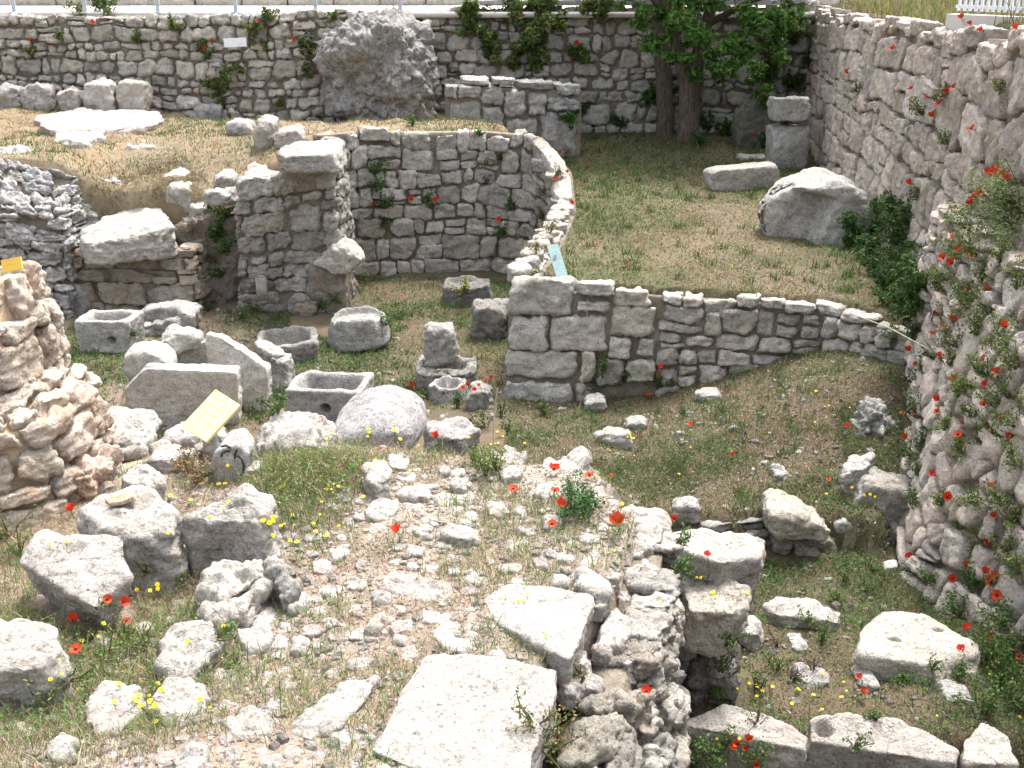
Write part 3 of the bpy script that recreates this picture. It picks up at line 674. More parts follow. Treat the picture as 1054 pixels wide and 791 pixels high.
for u0, u1, v0, v1, zb_, y_, lb in [(172, 204, 186, 218, -.1, 18.45, 'grey stone between the flat-topped block and the gully'), (196, 216, 206, 232, -.3, 18.2, 'small brownish stone in the mouth of the gully'), (128, 164, 186, 208, .05, 19.0, 'low lichened stone behind the flat-topped block'), (96, 130, 196, 222, .0, 18.7, 'rounded lichened stone left behind the flat-topped block'), (222, 246, 176, 196, .3, 18.9, 'flat stone above the wedge in the gully')]:
    B('stone', lb, blob(u0, u1, v0, v1), zb_, .5, 'wall', y=y_, N=24, amp=.04, sink=.3)
B('boulder', 'rounded grey boulder beside the squared block under the back wall', blob(160, 200, 98, 123), .6, .5, 'grey', N=18, cat='boulder')
B('stone_block', 'squared grey block with a straight top under the back wall', rect(196, 230, 107, 130), .6, .45, 'grey', N=18, p=12, cat='block')
B('stone_block', 'pale barrel shaped block lying at the left end of the fallen row above the pier', blob(233, 264, 122, 149), .85, .5, 'pale', N=18, cat='block', col=(.9, .9, .9))
B('boulder', 'knobbly pinkish boulder in the fallen row above the pier', blob(262, 286, 119, 160), .8, .5, 'wall', N=18, cat='boulder')
B('boulder', 'low pink-white rubble lump at the right of the fallen row above the pier', blob(283, 318, 130, 154), .95, .5, 'pale', N=18, cat='boulder', col=(.95, .88, .85))
S('capstone', 'long flat capstone lying across the top of the rock pier', [(283, 150), (300, 143), (350, 142), (359, 150), (354, 160), (290, 160)], 1.33, .28, 'grey', N=32, p=11, amp=.03, cat='capstone', col=(1.1, 1.08, 1.05))
B('stone_block', 'pale rough block on the left shoulder of the rock pier', blob(246, 290, 176, 212), .55, .6, 'grey', y=17.55, N=26, cat='block', amp=.04, sink=.05, col=(1.25, 1.23, 1.2))
B('stone_block', 'grey wedge shaped block bridging the gully left of the rock pier', [(212, 198), (238, 193), (248, 222), (214, 222)], .3, .5, 'grey', y=17.9, N=20, p=11, cat='block', sink=.02, col=(1.1, 1.1, 1.1))
B('stone_block', 'grey squared face block built into the upper rock pier', rect(290, 342, 170, 198), .6, .4, 'ashlar', y=17.55, N=20, p=12, cat='block', sink=.0)
S('stone_block', 'large flat-topped block with a crack, topping the ashlar in the left cliff', [(82, 238), (120, 214), (160, 207), (180, 226), (178, 238), (88, 250)], [-.06, .12, .17, .12, -.02, -.08], .5, 'grey', N=44, p=14, amp=.035, cat='block', taper=.05, chips=2, col=(1.2, 1.15, 1.1))
B('stone_slab', 'long low slab at the foot of the cliff left of the square trough', [(42, 292), (78, 286), (102, 300), (98, 322), (50, 326)], -1.45, .5, 'grey', N=22, cat='slab')
B('boulder', 'rounded white-grey stone right of the small square trough', blob(138, 210, 312, 345), -1.45, .5, 'grey', N=24, cat='boulder', col=(1.1, 1.1, 1.1))
B('stone_slab', 'thin tilted slab leaning beside the small square trough', [(146, 335), (185, 325), (190, 338), (150, 348)], -1.45, .2, 'grey', N=18, cat='slab')
B('stone_slab', 'pale triangular slab leaning on the right side of the rock pier', [(350, 243), (374, 262), (368, 288), (352, 290), (324, 278), (326, 266)], -.75, .35, 'wall', y=17.3, N=24, p=9, cat='slab', sink=.0, col=(1.12, 1.1, 1.08))
B('boulder', 'dark stone supporting the leaning triangular slab', rect(316, 362, 268, 320), -1.45, .5, 'ashlar', y=17.4, N=18, cat='boulder')
B('boulder', 'rounded boulder at the foot of the rock pier', blob(258, 303, 303, 326), -1.45, .5, 'ashlar', N=20, cat='boulder')
B('boulder', 'small rounded rock right of the boulder at the foot of the pier', blob(302, 326, 309, 330), -1.45, .35, 'ashlar', N=18, cat='boulder')
mb = MB(); c0 = D(270, 296, 17.35)
box(mb, (0, 0, .12), (.17, .05, .36)); box(mb, (0, 0, .315), (.12, .05, .03))
tag(mb.build('plaque', M['wall']), 'small pale plaque standing upright at the foot of the rock pier', 'plaque').location = c0-np.array((0, .05, .12))

# --- terrace stones
B('boulder', 'huge broken pale boulder on the terrace beside the right wall', [(783, 216), (806, 188), (850, 177), (880, 188), (898, 212), (884, 240), (858, 252), (788, 252)], -.02, 1.15, 'grey', N=46, p=9, amp=.05, freq=2.0, cat='boulder', chips=2, chipd=.99, col=(1.22, 1.2, 1.18),
  edit=lambda X: X+np.array((0, 1., 0))*(.34*sstep(.72, .60, X[:, 2]+.25*(X[:, 0]-X[:, 0].mean()))*sstep(.10, -.02, X[:, 0]-X[:, 0].mean()-.35*(X[:, 2]-.6))*(X[:, 1] < X[:, 1].mean()))[:, None])
B('stone_slab', 'long dressed beam of stone lying on the terrace', [(727, 176), (736, 172), (800, 169), (801, 190), (735, 197), (728, 192)], -.03, .5, 'grey', N=26, p=16, amp=.02, cat='slab', col=(1.25, 1.22, 1.18), yaw=.12)
B('stone', 'small flat stone behind the dressed beam on the terrace', rect(759, 788, 160, 171), -.02, .35, 'grey', N=14, cat='stone', col=(1.2, 1.2, 1.15))
B('stone_block', 'lower of the two squared blocks stacked against the right wall', rect(791, 830, 129, 166, .03), 0, .7, 'grey', y=22.4, N=24, p=30, cat='block', amp=.02, col=(1.05, 1.05, 1.03))
B('stone_block', 'upper of the two squared blocks stacked against the right wall', rect(794, 833, 100, 125, .03), .98, .65, 'grey', y=22.35, N=24, p=30, cat='block', amp=.02, sink=-.02, col=(1.15, 1.15, 1.13))
B('boulder', 'dark olive-grey boulder behind the tree trunk at the back wall', [(757, 120), (770, 102), (798, 96), (800, 138), (757, 140)], .15, .6, 'darkolive', y=24.4, N=24, cat='boulder')
for u0, u1, v0, v1, zb, lb in [(903, 932, 311, 328, -.25, 'grey stone at the right end of the terrace wall'), (921, 950, 322, 336, -.35, 'pale stone in the weeds between the terrace wall and the leaning wall'), (909, 922, 342, 362, -.6, 'small upright pale stone below the end of the terrace wall'), (884, 903, 374, 394, -.75, 'small upright whitish stone on the dirt slope'), (854, 877, 379, 391, -.75, 'flat white stone on the dirt slope')]:
    B('stone', lb, blob(u0, u1, v0, v1), zb, .25, 'wall', N=16, cat='stone', col=(1.1, 1.1, 1.1))
B('stone', 'pale round stone beside the teal board at the terrace edge', blob(535, 552, 278, 292), 0, .25, 'pale', N=14, cat='stone', y=14.5)
B('stone', 'smaller pale stone behind the teal board at the terrace edge', blob(545, 556, 266, 279), 0, .2, 'pale', N=14, cat='stone', y=15.1)

for k_, (x_, y_, r_) in enumerate([(.74, 19.3, .2), (.84, 18.85, .19), (.86, 18.4, .21), (.78, 17.95, .2), (.68, 17.5, .17), (.62, 17.1, .2), (.52, 16.65, .19), (.45, 16.2, .17), (.38, 15.8, .2), (.28, 15.35, .18), (.2, 14.95, .2), (.12, 14.55, .17), (.55, 19.75, .2)]):
    rg2 = np.random.default_rng(900+k_); V, F = rock_local([(math.cos(a), math.sin(a), r_*rg2.uniform(.75, 1.1)) for a in (0, 1.1, 2.0, 3.1, 4.2, 5.2)], .09*rg2.uniform(.8, 1.5), .12, 20, 12, .025, 5, 900+k_, rg2, 5)
    mb = MB(); zt_ = .62 if k_ == 12 else (.42 if k_ == 0 else .08); mb.add(V+np.array((x_, y_, zt_)), F, tint(rg2, .75, 1.1, .03)); finish_rock('coping_stone', mb, M['wall'], 'rough loose coping stone along the curved terrace edge', 'stone', 'coping stones along the terrace edge')
# --- troughs and basins in the pit
def trough(name, label, u0, u1, v0, v1, zb, depth, cav, mat='grey', yaw=0., p=26, N=44, cat='trough', dc=.28, round_=False, hole=None, amp=.014, tilt=0., col=None, ragged=.0, tscale=1.):
    """stone trough: front bottom at v1, rear rim at v0"""
    y0 = P((u0+u1)/2, v1, zb)[1]; xm = P((u0+u1)/2, v1, zb)[0]
    w_ = abs(D(u1, v1, y0)[0]-D(u0, v1, y0)[0]); ztop = D((u0+u1)/2, v0, y0+depth)[2]; h = max(ztop-zb, .25)
    rng = nrng(); k = 10 if round_ else 4; side = []
    if round_:
        for i in range(k):
            a = 2*math.pi*i/k; side.append((math.cos(a), math.sin(a), 1/math.sqrt((math.cos(a)/(w_/2))**2+(math.sin(a)/(depth/2))**2)*rng.uniform(.94, 1.03)))
    else: side = [(1, 0, w_/2), (-1, 0, w_/2), (0, 1, depth/2), (0, -1, depth/2)]
    V, F = rock_local(side, h/2, h/2, N, p, amp, 4., SEED[0], rng, 1, None, .16 if round_ else .03, (0, 0, 1), 1.0)
    rx, ry = V[:, 0]/(w_/2-cav), V[:, 1]/(depth/2-cav)
    rr = (np.abs(rx)**(2.2 if round_ else 6)+np.abs(ry)**(2.2 if round_ else 6))**(1/(2.2 if round_ else 6))
    top = V[:, 2] > h*.28
    V[:, 2] -= np.where(top, sstep(1.05, .86, rr)*min(dc, h*.75), 0)
    if ragged: V[:, 2] -= np.where(top & (rr > .9), np.clip(fbm(V*4, 5, 3), -.2, 1)*ragged, 0)
    if hole is not None:
        d = np.hypot(V[:, 0]-hole[0]*w_/2, V[:, 2]-hole[1]*h/2); fr = V[:, 1] < -depth*.3
        V[:, 1] += np.where(fr, sstep(.075, .03, d)*.16, 0)
    V[:, 2] += h/2+V[:, 0]*tilt
    x, y = V[:, 0].copy(), V[:, 1].copy(); cs, sn = math.cos(yaw), math.sin(yaw)
    V[:, 0] = x*cs-y*sn; V[:, 1] = x*sn+y*cs
    V += np.array((xm, y0+depth/2, zb-.03))
    mb = MB(); mb.add(V, F, col or tint(rng, .9, 1.1, .02))
    return finish_rock(name, mb, M[mat], label, cat, None)
trough('stone_trough', 'small square stone trough below the left cliff', 81, 136, 317, 362, -1.42, .62, .10, N=48, yaw=-.06, hole=(.35, -.2), col=(1.15, 1.15, 1.15))
trough('stone_basin', 'grey angular basin with an open bowl behind the broken sarcophagus', 259, 322, 333, 376, -1.42, .85, .10, 'darkgrey', yaw=.2, p=9, N=44, cat='basin', ragged=.05, col=(1.35, 1.35, 1.35))
trough('stone_basin', 'squat rounded basin left of the sunken lawn of the curved room', 333, 399, 311, 362, -1.42, .8, .09, 'grey', round_=True, p=9, N=44, cat='basin', dc=.12, tilt=.08, col=(.95, .95, .95))
trough('stone_trough', 'grey trough with a drain hole in front of the speckled boulder', 298, 377, 380, 440, -1.45, .72, .10, 'grey', yaw=-.1, N=48, hole=(.05, .1), col=(1.0, 1.0, 1.02))
trough('stone_trough', 'dark rough trough filled with soil under the curved wall', 456, 505, 283, 316, -1.42, .6, .08, 'darkgrey', N=32, dc=.07, ragged=.06)
mb = MB(); rng = nrng(); V, F = rock_local([(1, 0, .29), (-1, 0, .29), (0, 1, .2), (0, -1, .2)], .03, .03, 18, 10, .03, 7, 5, rng, 0)
mb.add(V+np.array((0, 0, 0)), F, (.8, .62, .5)); c0 = P(481, 300, -.88)
B('stone_block', 'dark porous block tucked against the corner of the terrace wall', rect(486, 524, 309, 352), -1.45, .6, 'darkgrey', N=24, cat='block', p=9, amp=.035, col=(1.25, 1.25, 1.25))
B('stone_block', 'upright grey block standing on the broken dark basin', rect(437, 470, 333, 366, .04), -1.1, .4, 'grey', y=14.3, N=22, p=11, cat='block', col=(1.0, 1.0, 1.0))
trough('stone_basin', 'broken dark basin under the upright grey block', 426, 489, 360, 402, -1.45, .75, .12, 'darkgrey', N=40, cat='basin', ragged=.12, p=9, dc=.2, col=(1.3, 1.3, 1.3))
trough('stone_basin', 'low broken basin rim in front of the broken dark basin', 440, 480, 383, 416, -1.45, .5, .09, 'grey', round_=True, N=32, cat='basin', dc=.15, ragged=.08, col=(1.05, 1.05, 1.1))
B('stone', 'grey rounded stone beside the poppies in front of the terrace corner', blob(479, 508, 396, 425), -1.42, .3, 'grey', N=18, cat='stone')
# broken sarcophagus: panels around a hollow
sar = empty('sarcophagus', P(200, 440, -1.45)); tag(sar, 'broken stone sarcophagus with a tall gabled end standing in the pit', 'sarcophagus')
loc = np.array(sar.location)
def part(o, name):
    o.name = name; o.data.transform(__import__('mathutils').Matrix.Translation(-Vector(loc))); return o
part(B('front_panel', None, [(130, 398), (152, 376), (246, 379), (247, 432), (243, 440), (131, 440)], -1.45, .17, 'wall', N=36, p=60, amp=.02, chips=0, parent=sar, col=(1.35, 1.35, 1.36)), 'front_panel')
part(B('gable_panel', None, [(214, 344), (229, 346), (277, 377), (279, 432), (214, 432)], -1.45, .2, 'grey', y=13.28, N=34, p=44, amp=.02, chips=0, parent=sar, col=(1.65, 1.62, 1.58)), 'gable_panel')
part(B('end_panel', None, [(127, 366), (140, 354), (168, 357), (183, 368), (182, 420), (128, 425)], -1.45, .4, 'grey', y=12.98, N=28, p=8, amp=.03, parent=sar, col=(1.45, 1.43, 1.4)), 'end_panel')
part(B('rear_panel', None, [(166, 354), (216, 350), (216, 420), (166, 420)], -1.45, .16, 'grey', y=13.62, N=26, p=40, amp=.02, chips=0, parent=sar, col=(1.1, 1.08, 1.05)), 'rear_panel')
part(B('broken_rim', None, [(163, 352), (178, 338), (208, 345), (206, 362), (166, 360)], -.72, .3, 'grey', y=13.5, N=22, p=9, amp=.035, sink=.0, parent=sar, col=(1.4, 1.4, 1.36)), 'broken_rim')
S('stone_slab', 'flat oval slab propped on a block right of the sarcophagus', [(262, 348), (272, 346), (294, 360), (293, 367), (280, 366), (262, 354)], [-.72, -.7, -.8, -.85, -.85, -.75], .1, 'grey', N=20, p=8, cat='slab', col=(1.2, 1.2, 1.15))
B('stone_block', 'block carrying the flat oval slab between the sarcophagus and the drain hole trough', rect(276, 302, 366, 408), -1.45, .4, 'grey', N=20, p=9, cat='block', col=(1.0, 1.0, 1.0))

# ================================================================== THE FOREGROUND MOUND
def SG(name, label, pts, up, h, **k):
    """flat stone bedded so that its top stands `up` metres above the ground"""
    u = sum(p[0] for p in pts)/len(pts); v = sum(p[1] for p in pts)/len(pts); z = zg(u, v)+up
    return S(name, label, pts, z, h, **k)
WH = (1.0, .972, .94)
S('boulder', 'big tilted white boulder with a shaded underside near the left edge', [(14, 574), (66, 529), (119, 536), (135, 586), (96, 642), (64, 598)], [.80, .90, .90, .80, .62, .72], .55, N=54, p=22, amp=.03, freq=3.5, cat='boulder', taper=-.28, chips=1, col=WH)
S('boulder', 'white flat-topped boulder cut by the left picture edge', [(-40, 640), (0, 634), (60, 641), (66, 668), (35, 690), (-40, 697)], [.78, .8, .78, .74, .72, .74], .42, N=46, p=18, amp=.024, cat='boulder', taper=-.1, chips=2, col=WH)
S('stone_block', 'white block with a grey front face right of the big tilted boulder', [(76, 522), (112, 502), (152, 497), (184, 526), (176, 546), (110, 549)], [.92, .95, .95, .90, .86, .86], .62, N=46, p=14, amp=.03, cat='block', taper=.03, chips=1, col=WH)
S('stone_slab', 'thin brown broken slab lying on a white block', [(107, 512), (138, 503), (143, 509), (113, 521)], [.97, .98, .97, .955], .035, mat='brown', N=16, p=18, amp=.005, cat='slab', col=(1.1, 1.05, .95))
S('stone', 'white domed stone behind the block that carries the brown slab', [(115, 493), (135, 475), (160, 476), (172, 494), (150, 500)], [.86, .92, .92, .86, .86], .45, N=32, p=9, amp=.03, cat='stone', col=WH)
S('stone_block', 'white slanting block in front of the painted marker stone', [(182, 530), (213, 511), (256, 498), (281, 506), (278, 522), (262, 537), (196, 538)], [.90, .96, .98, .94, .9, .86, .84], .58, N=48, p=14, amp=.03, cat='block', taper=.02, chips=1, col=WH)
S('stone', 'layered grey stone under the slanting white block', [(200, 592), (222, 582), (262, 560), (277, 562), (272, 590), (240, 615), (205, 610)], [.68, .7, .76, .76, .7, .66, .66], .36, mat='wall', N=36, p=9, amp=.05, freq=6, cat='stone', col=(1.15, 1.15, 1.15))
S('stone', 'lower layered slab running diagonally below the layered grey stone', [(200, 622), (245, 612), (276, 578), (278, 592), (255, 630), (225, 640)], [.6, .63, .68, .66, .6, .58], .25, mat='wall', N=30, p=9, amp=.04, freq=6, cat='stone', col=(1.2, 1.2, 1.2))
S('stone', 'dark hollow stone right of the layered stones', [(276, 580), (290, 568), (312, 578), (308, 606), (284, 612)], [.72, .74, .72, .66, .66], .3, mat='darkgrey', N=28, p=7, amp=.05, cat='stone', col=(1.7, 1.7, 1.7))
SL = [('white stone standing alone in the weeds below the layered stones', [(162, 634), (190, 633), (221, 637), (222, 668), (190, 702), (162, 690)], .10, .35),
      ('rough pitted stone among yellow flowers left of centre bottom', [(84, 705), (112, 690), (150, 700), (156, 722), (125, 758), (88, 755)], .10, .35),
      ('low white stone right of the rough pitted stone', [(156, 725), (182, 700), (208, 700), (212, 730), (180, 747)], .06, .25),
      ('small white stone at the bottom edge among yellow flowers', [(172, 772), (190, 756), (212, 770), (206, 791), (176, 795)], .07, .25),
      ('small white stone at bottom left in dry grass', [(50, 770), (62, 753), (76, 760), (76, 778), (55, 782)], .05, .2),
      ('low pale stone at the end of the diagonal slab', [(222, 680), (248, 690), (240, 702), (215, 700)], .03, .2),
      ('pale lump beside the layered slabs near the yellow flowers', [(240, 640), (262, 628), (285, 640), (275, 665), (245, 668)], .05, .25),
      ('pale upright lump right of the dark hollow stone', [(292, 612), (312, 602), (322, 618), (300, 632)], .07, .25)]
for lb, pts, up, h in SL: SG('stone', lb, pts, up, h, N=32, p=8, amp=.035, cat='stone', col=WH)
SG('stone_slab', 'large smooth white slab at the bottom of the picture', [(436, 677), (475, 675), (520, 684), (575, 692), (572, 716), (540, 795), (455, 800), (380, 768), (396, 745)], .06, .2, N=64, p=34, amp=.014, freq=5, cat='slab', taper=-.06, chips=0, col=(1.02, 1.0, .97))
SG('stone_slab', 'broad cracked white slab above the large smooth slab', [(494, 613), (520, 598), (562, 601), (610, 616), (607, 640), (586, 684), (556, 662), (512, 640)], .05, .2, N=54, p=26, amp=.02, freq=4, cat='slab', taper=-.06, chips=0, col=(1.04, 1.02, 1.0))
SG('rock_shelf', 'flat white bedrock patch left of the large smooth slab', [(306, 728), (350, 705), (392, 694), (384, 718), (346, 742), (322, 776), (288, 760)], .025, .15, N=44, p=12, amp=.03, freq=5, cat='rock', col=WH)
SG('rock_shelf', 'low crumbly white bedrock between the mound stones and the bedrock patch', [(228, 742), (262, 722), (305, 728), (290, 758), (250, 765)], .012, .12, N=36, p=10, amp=.03, freq=7, cat='rock', col=(1.02, 1, .97))
SG('stone', 'white wedge stone right of the broad cracked slab', [(612, 662), (622, 628), (634, 620), (656, 642), (640, 664)], .06, .3, N=34, p=12, amp=.03, cat='stone', col=WH)
SG('stone', 'white slab tilted at the mound edge beside the big poppy', [(628, 562), (652, 541), (680, 546), (682, 558), (652, 572)], .07, .22, N=34, p=12, amp=.03, cat='stone', col=WH)
SG('stone', 'blocky white stone with a tuft behind the big poppy', [(628, 528), (640, 518), (686, 521), (690, 540), (650, 540)], .06, .4, N=32, p=12, amp=.03, cat='stone', col=WH)
SG('stone', 'broken white stone below the tilted slab at the mound edge', [(640, 585), (662, 572), (684, 580), (672, 600), (650, 604)], .03, .3, N=30, p=9, amp=.04, cat='stone', col=WH)
SG('stone', 'jagged white stone just above the broad cracked slab', [(590, 598), (598, 584), (618, 590), (630, 608), (615, 614)], .06, .22, N=28, p=10, amp=.03, cat='stone', col=WH)
SG('stone', 'pale flat stone left of the jagged white one', [(560, 592), (575, 584), (592, 588), (586, 600), (568, 602)], .04, .18, N=28, p=10, amp=.025, cat='stone', col=WH)
SG('rock_shelf', 'bright bumpy white rock on the crest of the mound', [(544, 478), (560, 466), (598, 460), (614, 478), (606, 494), (560, 490)], .10, .5, N=40, p=8, amp=.05, freq=6, cat='rock', col=WH)
SG('rock_shelf', 'bright ragged white rock at the left of the crest of the mound', [(490, 472), (512, 459), (522, 452), (548, 470), (540, 482), (500, 482)], .08, .45, N=36, p=8, amp=.05, freq=7, cat='rock', col=WH)
SG('stone', 'white patch of stone in front of the bumpy white crest rock', [(548, 502), (552, 492), (575, 489), (580, 503), (562, 511)], .06, .3, N=28, p=9, amp=.03, cat='stone', col=WH)
B('boulder', 'white rounded boulder right of the painted marker stone', [(262, 470), (275, 443), (312, 432), (334, 445), (342, 470), (330, 478), (266, 478)], .42, .6, 'pale', N=40, p=8, amp=.05, cat='boulder', col=WH)
B('boulder', 'speckled grey boulder on the far side of the mound', [(336, 456), (348, 425), (392, 410), (432, 422), (452, 450), (444, 472), (340, 472)], .18, .9, 'speck', N=50, p=5, amp=.02, freq=3, cat='boulder')
S('rock_shelf', 'flat speckled rock surface stretching right of the speckled boulder', [(430, 432), (470, 430), (500, 434), (480, 448), (440, 450)], -.05, .4, mat='speck', N=36, p=8, amp=.03, cat='rock', col=(.95, .92, .9))
B('boulder', 'broad grey boulder lying behind the ruined stub at left', [(76, 462), (98, 436), (140, 434), (165, 455), (150, 482), (80, 482)], .22, .8, 'grey', N=40, p=6, amp=.05, cat='boulder', col=(1.25, 1.22, 1.2))
B('boulder', 'reddish conglomerate boulder at the foot of the ruined stub', [(62, 505), (72, 478), (102, 466), (116, 482), (108, 508), (70, 522)], .45, .45, 'brown', N=38, p=6, amp=.06, freq=6, cat='boulder', col=(1.2, 1.1, 1.1))
B('stone', 'white triangular stone under the tilted yellow board', [(163, 468), (182, 440), (205, 440), (225, 470), (168, 476)], .4, .4, 'pale', N=32, p=9, amp=.04, cat='stone', col=WH)
B('stone', 'low white stone in front of the triangular stone', [(150, 480), (160, 464), (200, 464), (206, 486), (155, 490)], .44, .3, 'pale', N=28, p=8, amp=.04, cat='stone', col=WH)
B('stone', 'pale stone between the yellow board and the painted marker stone', blob(210, 236, 440, 470), .5, .25, 'pale', N=24, cat='stone', col=WH)
B('stone', 'small pale stone at the right foot of the painted marker stone', blob(250, 272, 476, 502), .5, .2, 'pale', N=24, cat='stone', col=WH)
for u0, u1, v0, v1, up, lb in [(374, 404, 470, 500, .12, 'upright white stone left of the dried weeds below the speckled boulder'), (396, 426, 461, 482, .12, 'leaning white stone below the speckled boulder'), (372, 418, 506, 534, .05, 'angular white stone with a flat split face on the mound'), (408, 450, 498, 512, .04, 'long low white stone behind the angular split one'),
                                (448, 470, 508, 520, .03, 'grey-white stone right of the long low one'), (462, 482, 488, 501, .04, 'small bright stone left of the green tuft'), (410, 438, 514, 527, .03, 'flat white chip-like stone beside the angular split one'), (468, 494, 524, 538, .03, 'pale stone in dry grass right of centre'),
                                (452, 498, 539, 556, .035, 'wide pale stone in dry grass in the middle of the mound'), (514, 540, 478, 492, .04, 'dull pale stone under the green tuft'), (500, 522, 515, 530, .03, 'small pale stone near the single poppy of the crest')]:
    SG('stone', lb, blob(u0, u1, v0, v1), up, .22, N=24, p=9, amp=.03, cat='stone', col=WH)
COB = [(388, 429, 588, 612), (416, 470, 594, 621), (380, 405, 609, 622), (376, 402, 628, 648), (430, 466, 625, 642), (444, 496, 638, 670), (356, 386, 678, 690), (382, 406, 674, 690), (412, 428, 665, 680), (478, 505, 586, 600), (510, 536, 575, 590), (354, 376, 595, 607), (330, 352, 600, 615), (404, 424, 652, 664), (470, 492, 618, 632), (500, 520, 668, 682),
       (340, 362, 748, 764), (356, 378, 745, 772), (330, 346, 668, 680), (300, 318, 655, 668), (352, 370, 712, 724), (432, 452, 575, 588), (460, 478, 570, 580), (484, 500, 556, 566), (520, 545, 552, 566), (548, 566, 572, 584), (400, 416, 556, 566), (372, 392, 560, 572), (340, 360, 560, 574), (320, 342, 575, 590), (424, 444, 540, 550), (380, 398, 538, 550),
       (505, 528, 500, 512), (530, 548, 520, 532), (560, 580, 530, 542), (596, 616, 548, 562), (606, 626, 500, 512), (612, 630, 660, 674), (590, 606, 668, 684), (600, 618, 690, 710), (575, 596, 694, 712), (640, 654, 668, 684), (655, 672, 640, 656), (665, 682, 660, 680), (632, 650, 604, 618), (270, 288, 690, 702), (250, 266, 706, 718), (310, 330, 690, 700), (288, 304, 640, 650),
       (140, 156, 640, 652), (100, 118, 652, 664), (60, 76, 700, 712), (20, 36, 745, 758), (110, 124, 770, 784), (232, 250, 770, 786), (270, 290, 775, 790), (355, 372, 780, 792), (215, 228, 655, 668), (226, 246, 722, 734), (196, 210, 708, 718)]
for u0, u1, v0, v1 in COB:
    big = (u1-u0) > 34
    SG('cobble', 'small pale cobble bedded in the dry dirt of the foreground mound', blob(u0, u1, v0, v1, random.randint(5, 9)), .004+random.random()*.014, .12, N=18 if not big else 26, p=15, amp=.02, freq=8, cat='cobble', group='pale cobbles bedded in the foreground mound', taper=.25, col=tuple(np.array(tint(np.random.default_rng(u0), .85, 1.15, .03))*np.array((1.05, 1.0, .97))))

rg_ = np.random.default_rng(88); boxes_ = [(a+b, c+d, (b-a)/2, (d-c)/2) for a, b, c, d in COB]; occ = [((a+b)/2, (c+d)/2, (b-a)/2) for a, b, c, d in COB]; nadd = 0
FULL_ = [(470, 735, 110), (552, 640, 62), (340, 735, 60), (645, 560, 40), (640, 640, 25), (590, 535, 26), (580, 480, 40), (515, 470, 34), (230, 540, 60), (125, 525, 70), (70, 590, 70), (30, 680, 50), (120, 725, 40), (190, 665, 42), (320, 500, 70), (180, 725, 34), (240, 610, 50)]
while nadd < 135:
    u = rg_.uniform(265, 665); v = rg_.uniform(478, 785); r_ = rg_.choice([6, 8, 11, 15, 20], p=[.22, .26, .26, .17, .09])*(.55+.45*(v-440)/300)
    if v > 690 and 375 < u < 580: continue
    if any(math.hypot(u-a, (v-b)*1.3) < (r_+c)*.95 for a, b, c in occ) or any(math.hypot(u-a, (v-b)*1.2) < c*.8 for a, b, c in FULL_): continue
    if float(sdpoly(np.array([P(u, v, .6)[0]]), np.array([P(u, v, .6)[1]]), MOUND)[0]) > -.1: continue
    occ.append((u, v, r_)); nadd += 1
    SG('cobble', 'small pale cobble bedded in the dry dirt of the foreground mound', blob(u-r_*1.2, u+r_*1.2, v-r_*.62, v+r_*.62, int(rg_.integers(5, 9))), .002+rg_.random()*.012, .10, N=14, p=22, amp=.014, freq=9, chips=2, cat='cobble', group='pale cobbles bedded in the foreground mound', taper=.1, col=tuple(np.array(tint(rg_, .75, 1.2, .04))*np.array((1.02, .97, .94))))

# --- stones of the lower right
S('stone_block', 'upper bright-topped block of the pier with a dark end face', [(684, 548), (722, 541), (789, 556), (786, 574), (742, 579), (690, 562)], [.02, .02, -.02, -.02, 0, .02], .5, N=46, p=34, chips=0, amp=.02, cat='block', taper=0, col=WH)
S('stone_block', 'rough pale-topped block on the dark pier under the bright-topped block', [(700, 600), (735, 588), (768, 597), (771, 624), (740, 632), (704, 626)], [-.2, -.18, -.2, -.24, -.25, -.24], .42, mat='wall', N=44, p=11, amp=.045, freq=4, cat='block', taper=-.05, col=(1.15, 1.13, 1.1))
B('stone_block', 'dark rough lowest block of the pier', [(698, 680), (760, 676), (763, 728), (740, 738), (705, 734), (698, 720)], -1.22, .45, 'darkgrey', N=40, p=10, amp=.05, freq=4, cat='block', col=(1.1, 1.05, 1.0))
B('stone', 'thin pale chink stone wedged between the dark blocks of the pier', [(724, 683), (758, 678), (760, 690), (728, 695)], -.93, .3, 'pale', y=6.86, N=22, p=9, amp=.02, cat='stone', sink=.0)
B('stone', 'round grey stone jammed at the top of the gap left of the pier', blob(671, 704, 623, 652), -.45, .25, 'wall', y=6.55, N=24, cat='stone', sink=0, col=(1.1, 1.1, 1.1))
S('stone_block', 'long foundation block with a grey front, left of two at the bottom right', [(694, 742), (745, 727), (796, 737), (832, 757), (828, 772), (742, 754)], [-1.0, -.98, -.98, -1.0, -1.04, -1.04], .55, N=50, p=40, amp=.018, chips=0, cat='block', taper=-.02, col=WH, mat='pale')
S('stone_block', 'long foundation block with a socket hole, right of two at the bottom', [(836, 740), (868, 734), (930, 740), (986, 770), (982, 786), (834, 764)], [-1.0, -.98, -.98, -1.02, -1.05, -1.05], .55, N=54, p=40, amp=.016, chips=0, cat='block', taper=-.02, col=WH,
  edit=lambda X: X-np.array((0, 0, 1.))*(sstep(.075, .03, np.hypot(X[:, 0]-P(848, 748, -1)[0], (X[:, 1]-P(848, 748, -1)[1])*.9))*(X[:, 2] > -1.2)*.12)[:, None])
S('stone_block', 'short weathered block in the bottom right corner', [(990, 764), (1010, 744), (1038, 756), (1050, 788), (992, 786)], [-1.0, -.98, -.98, -1.03, -1.03], .5, mat='wall', N=36, p=30, amp=.02, chips=0, cat='block', col=(1.15, 1.15, 1.15))
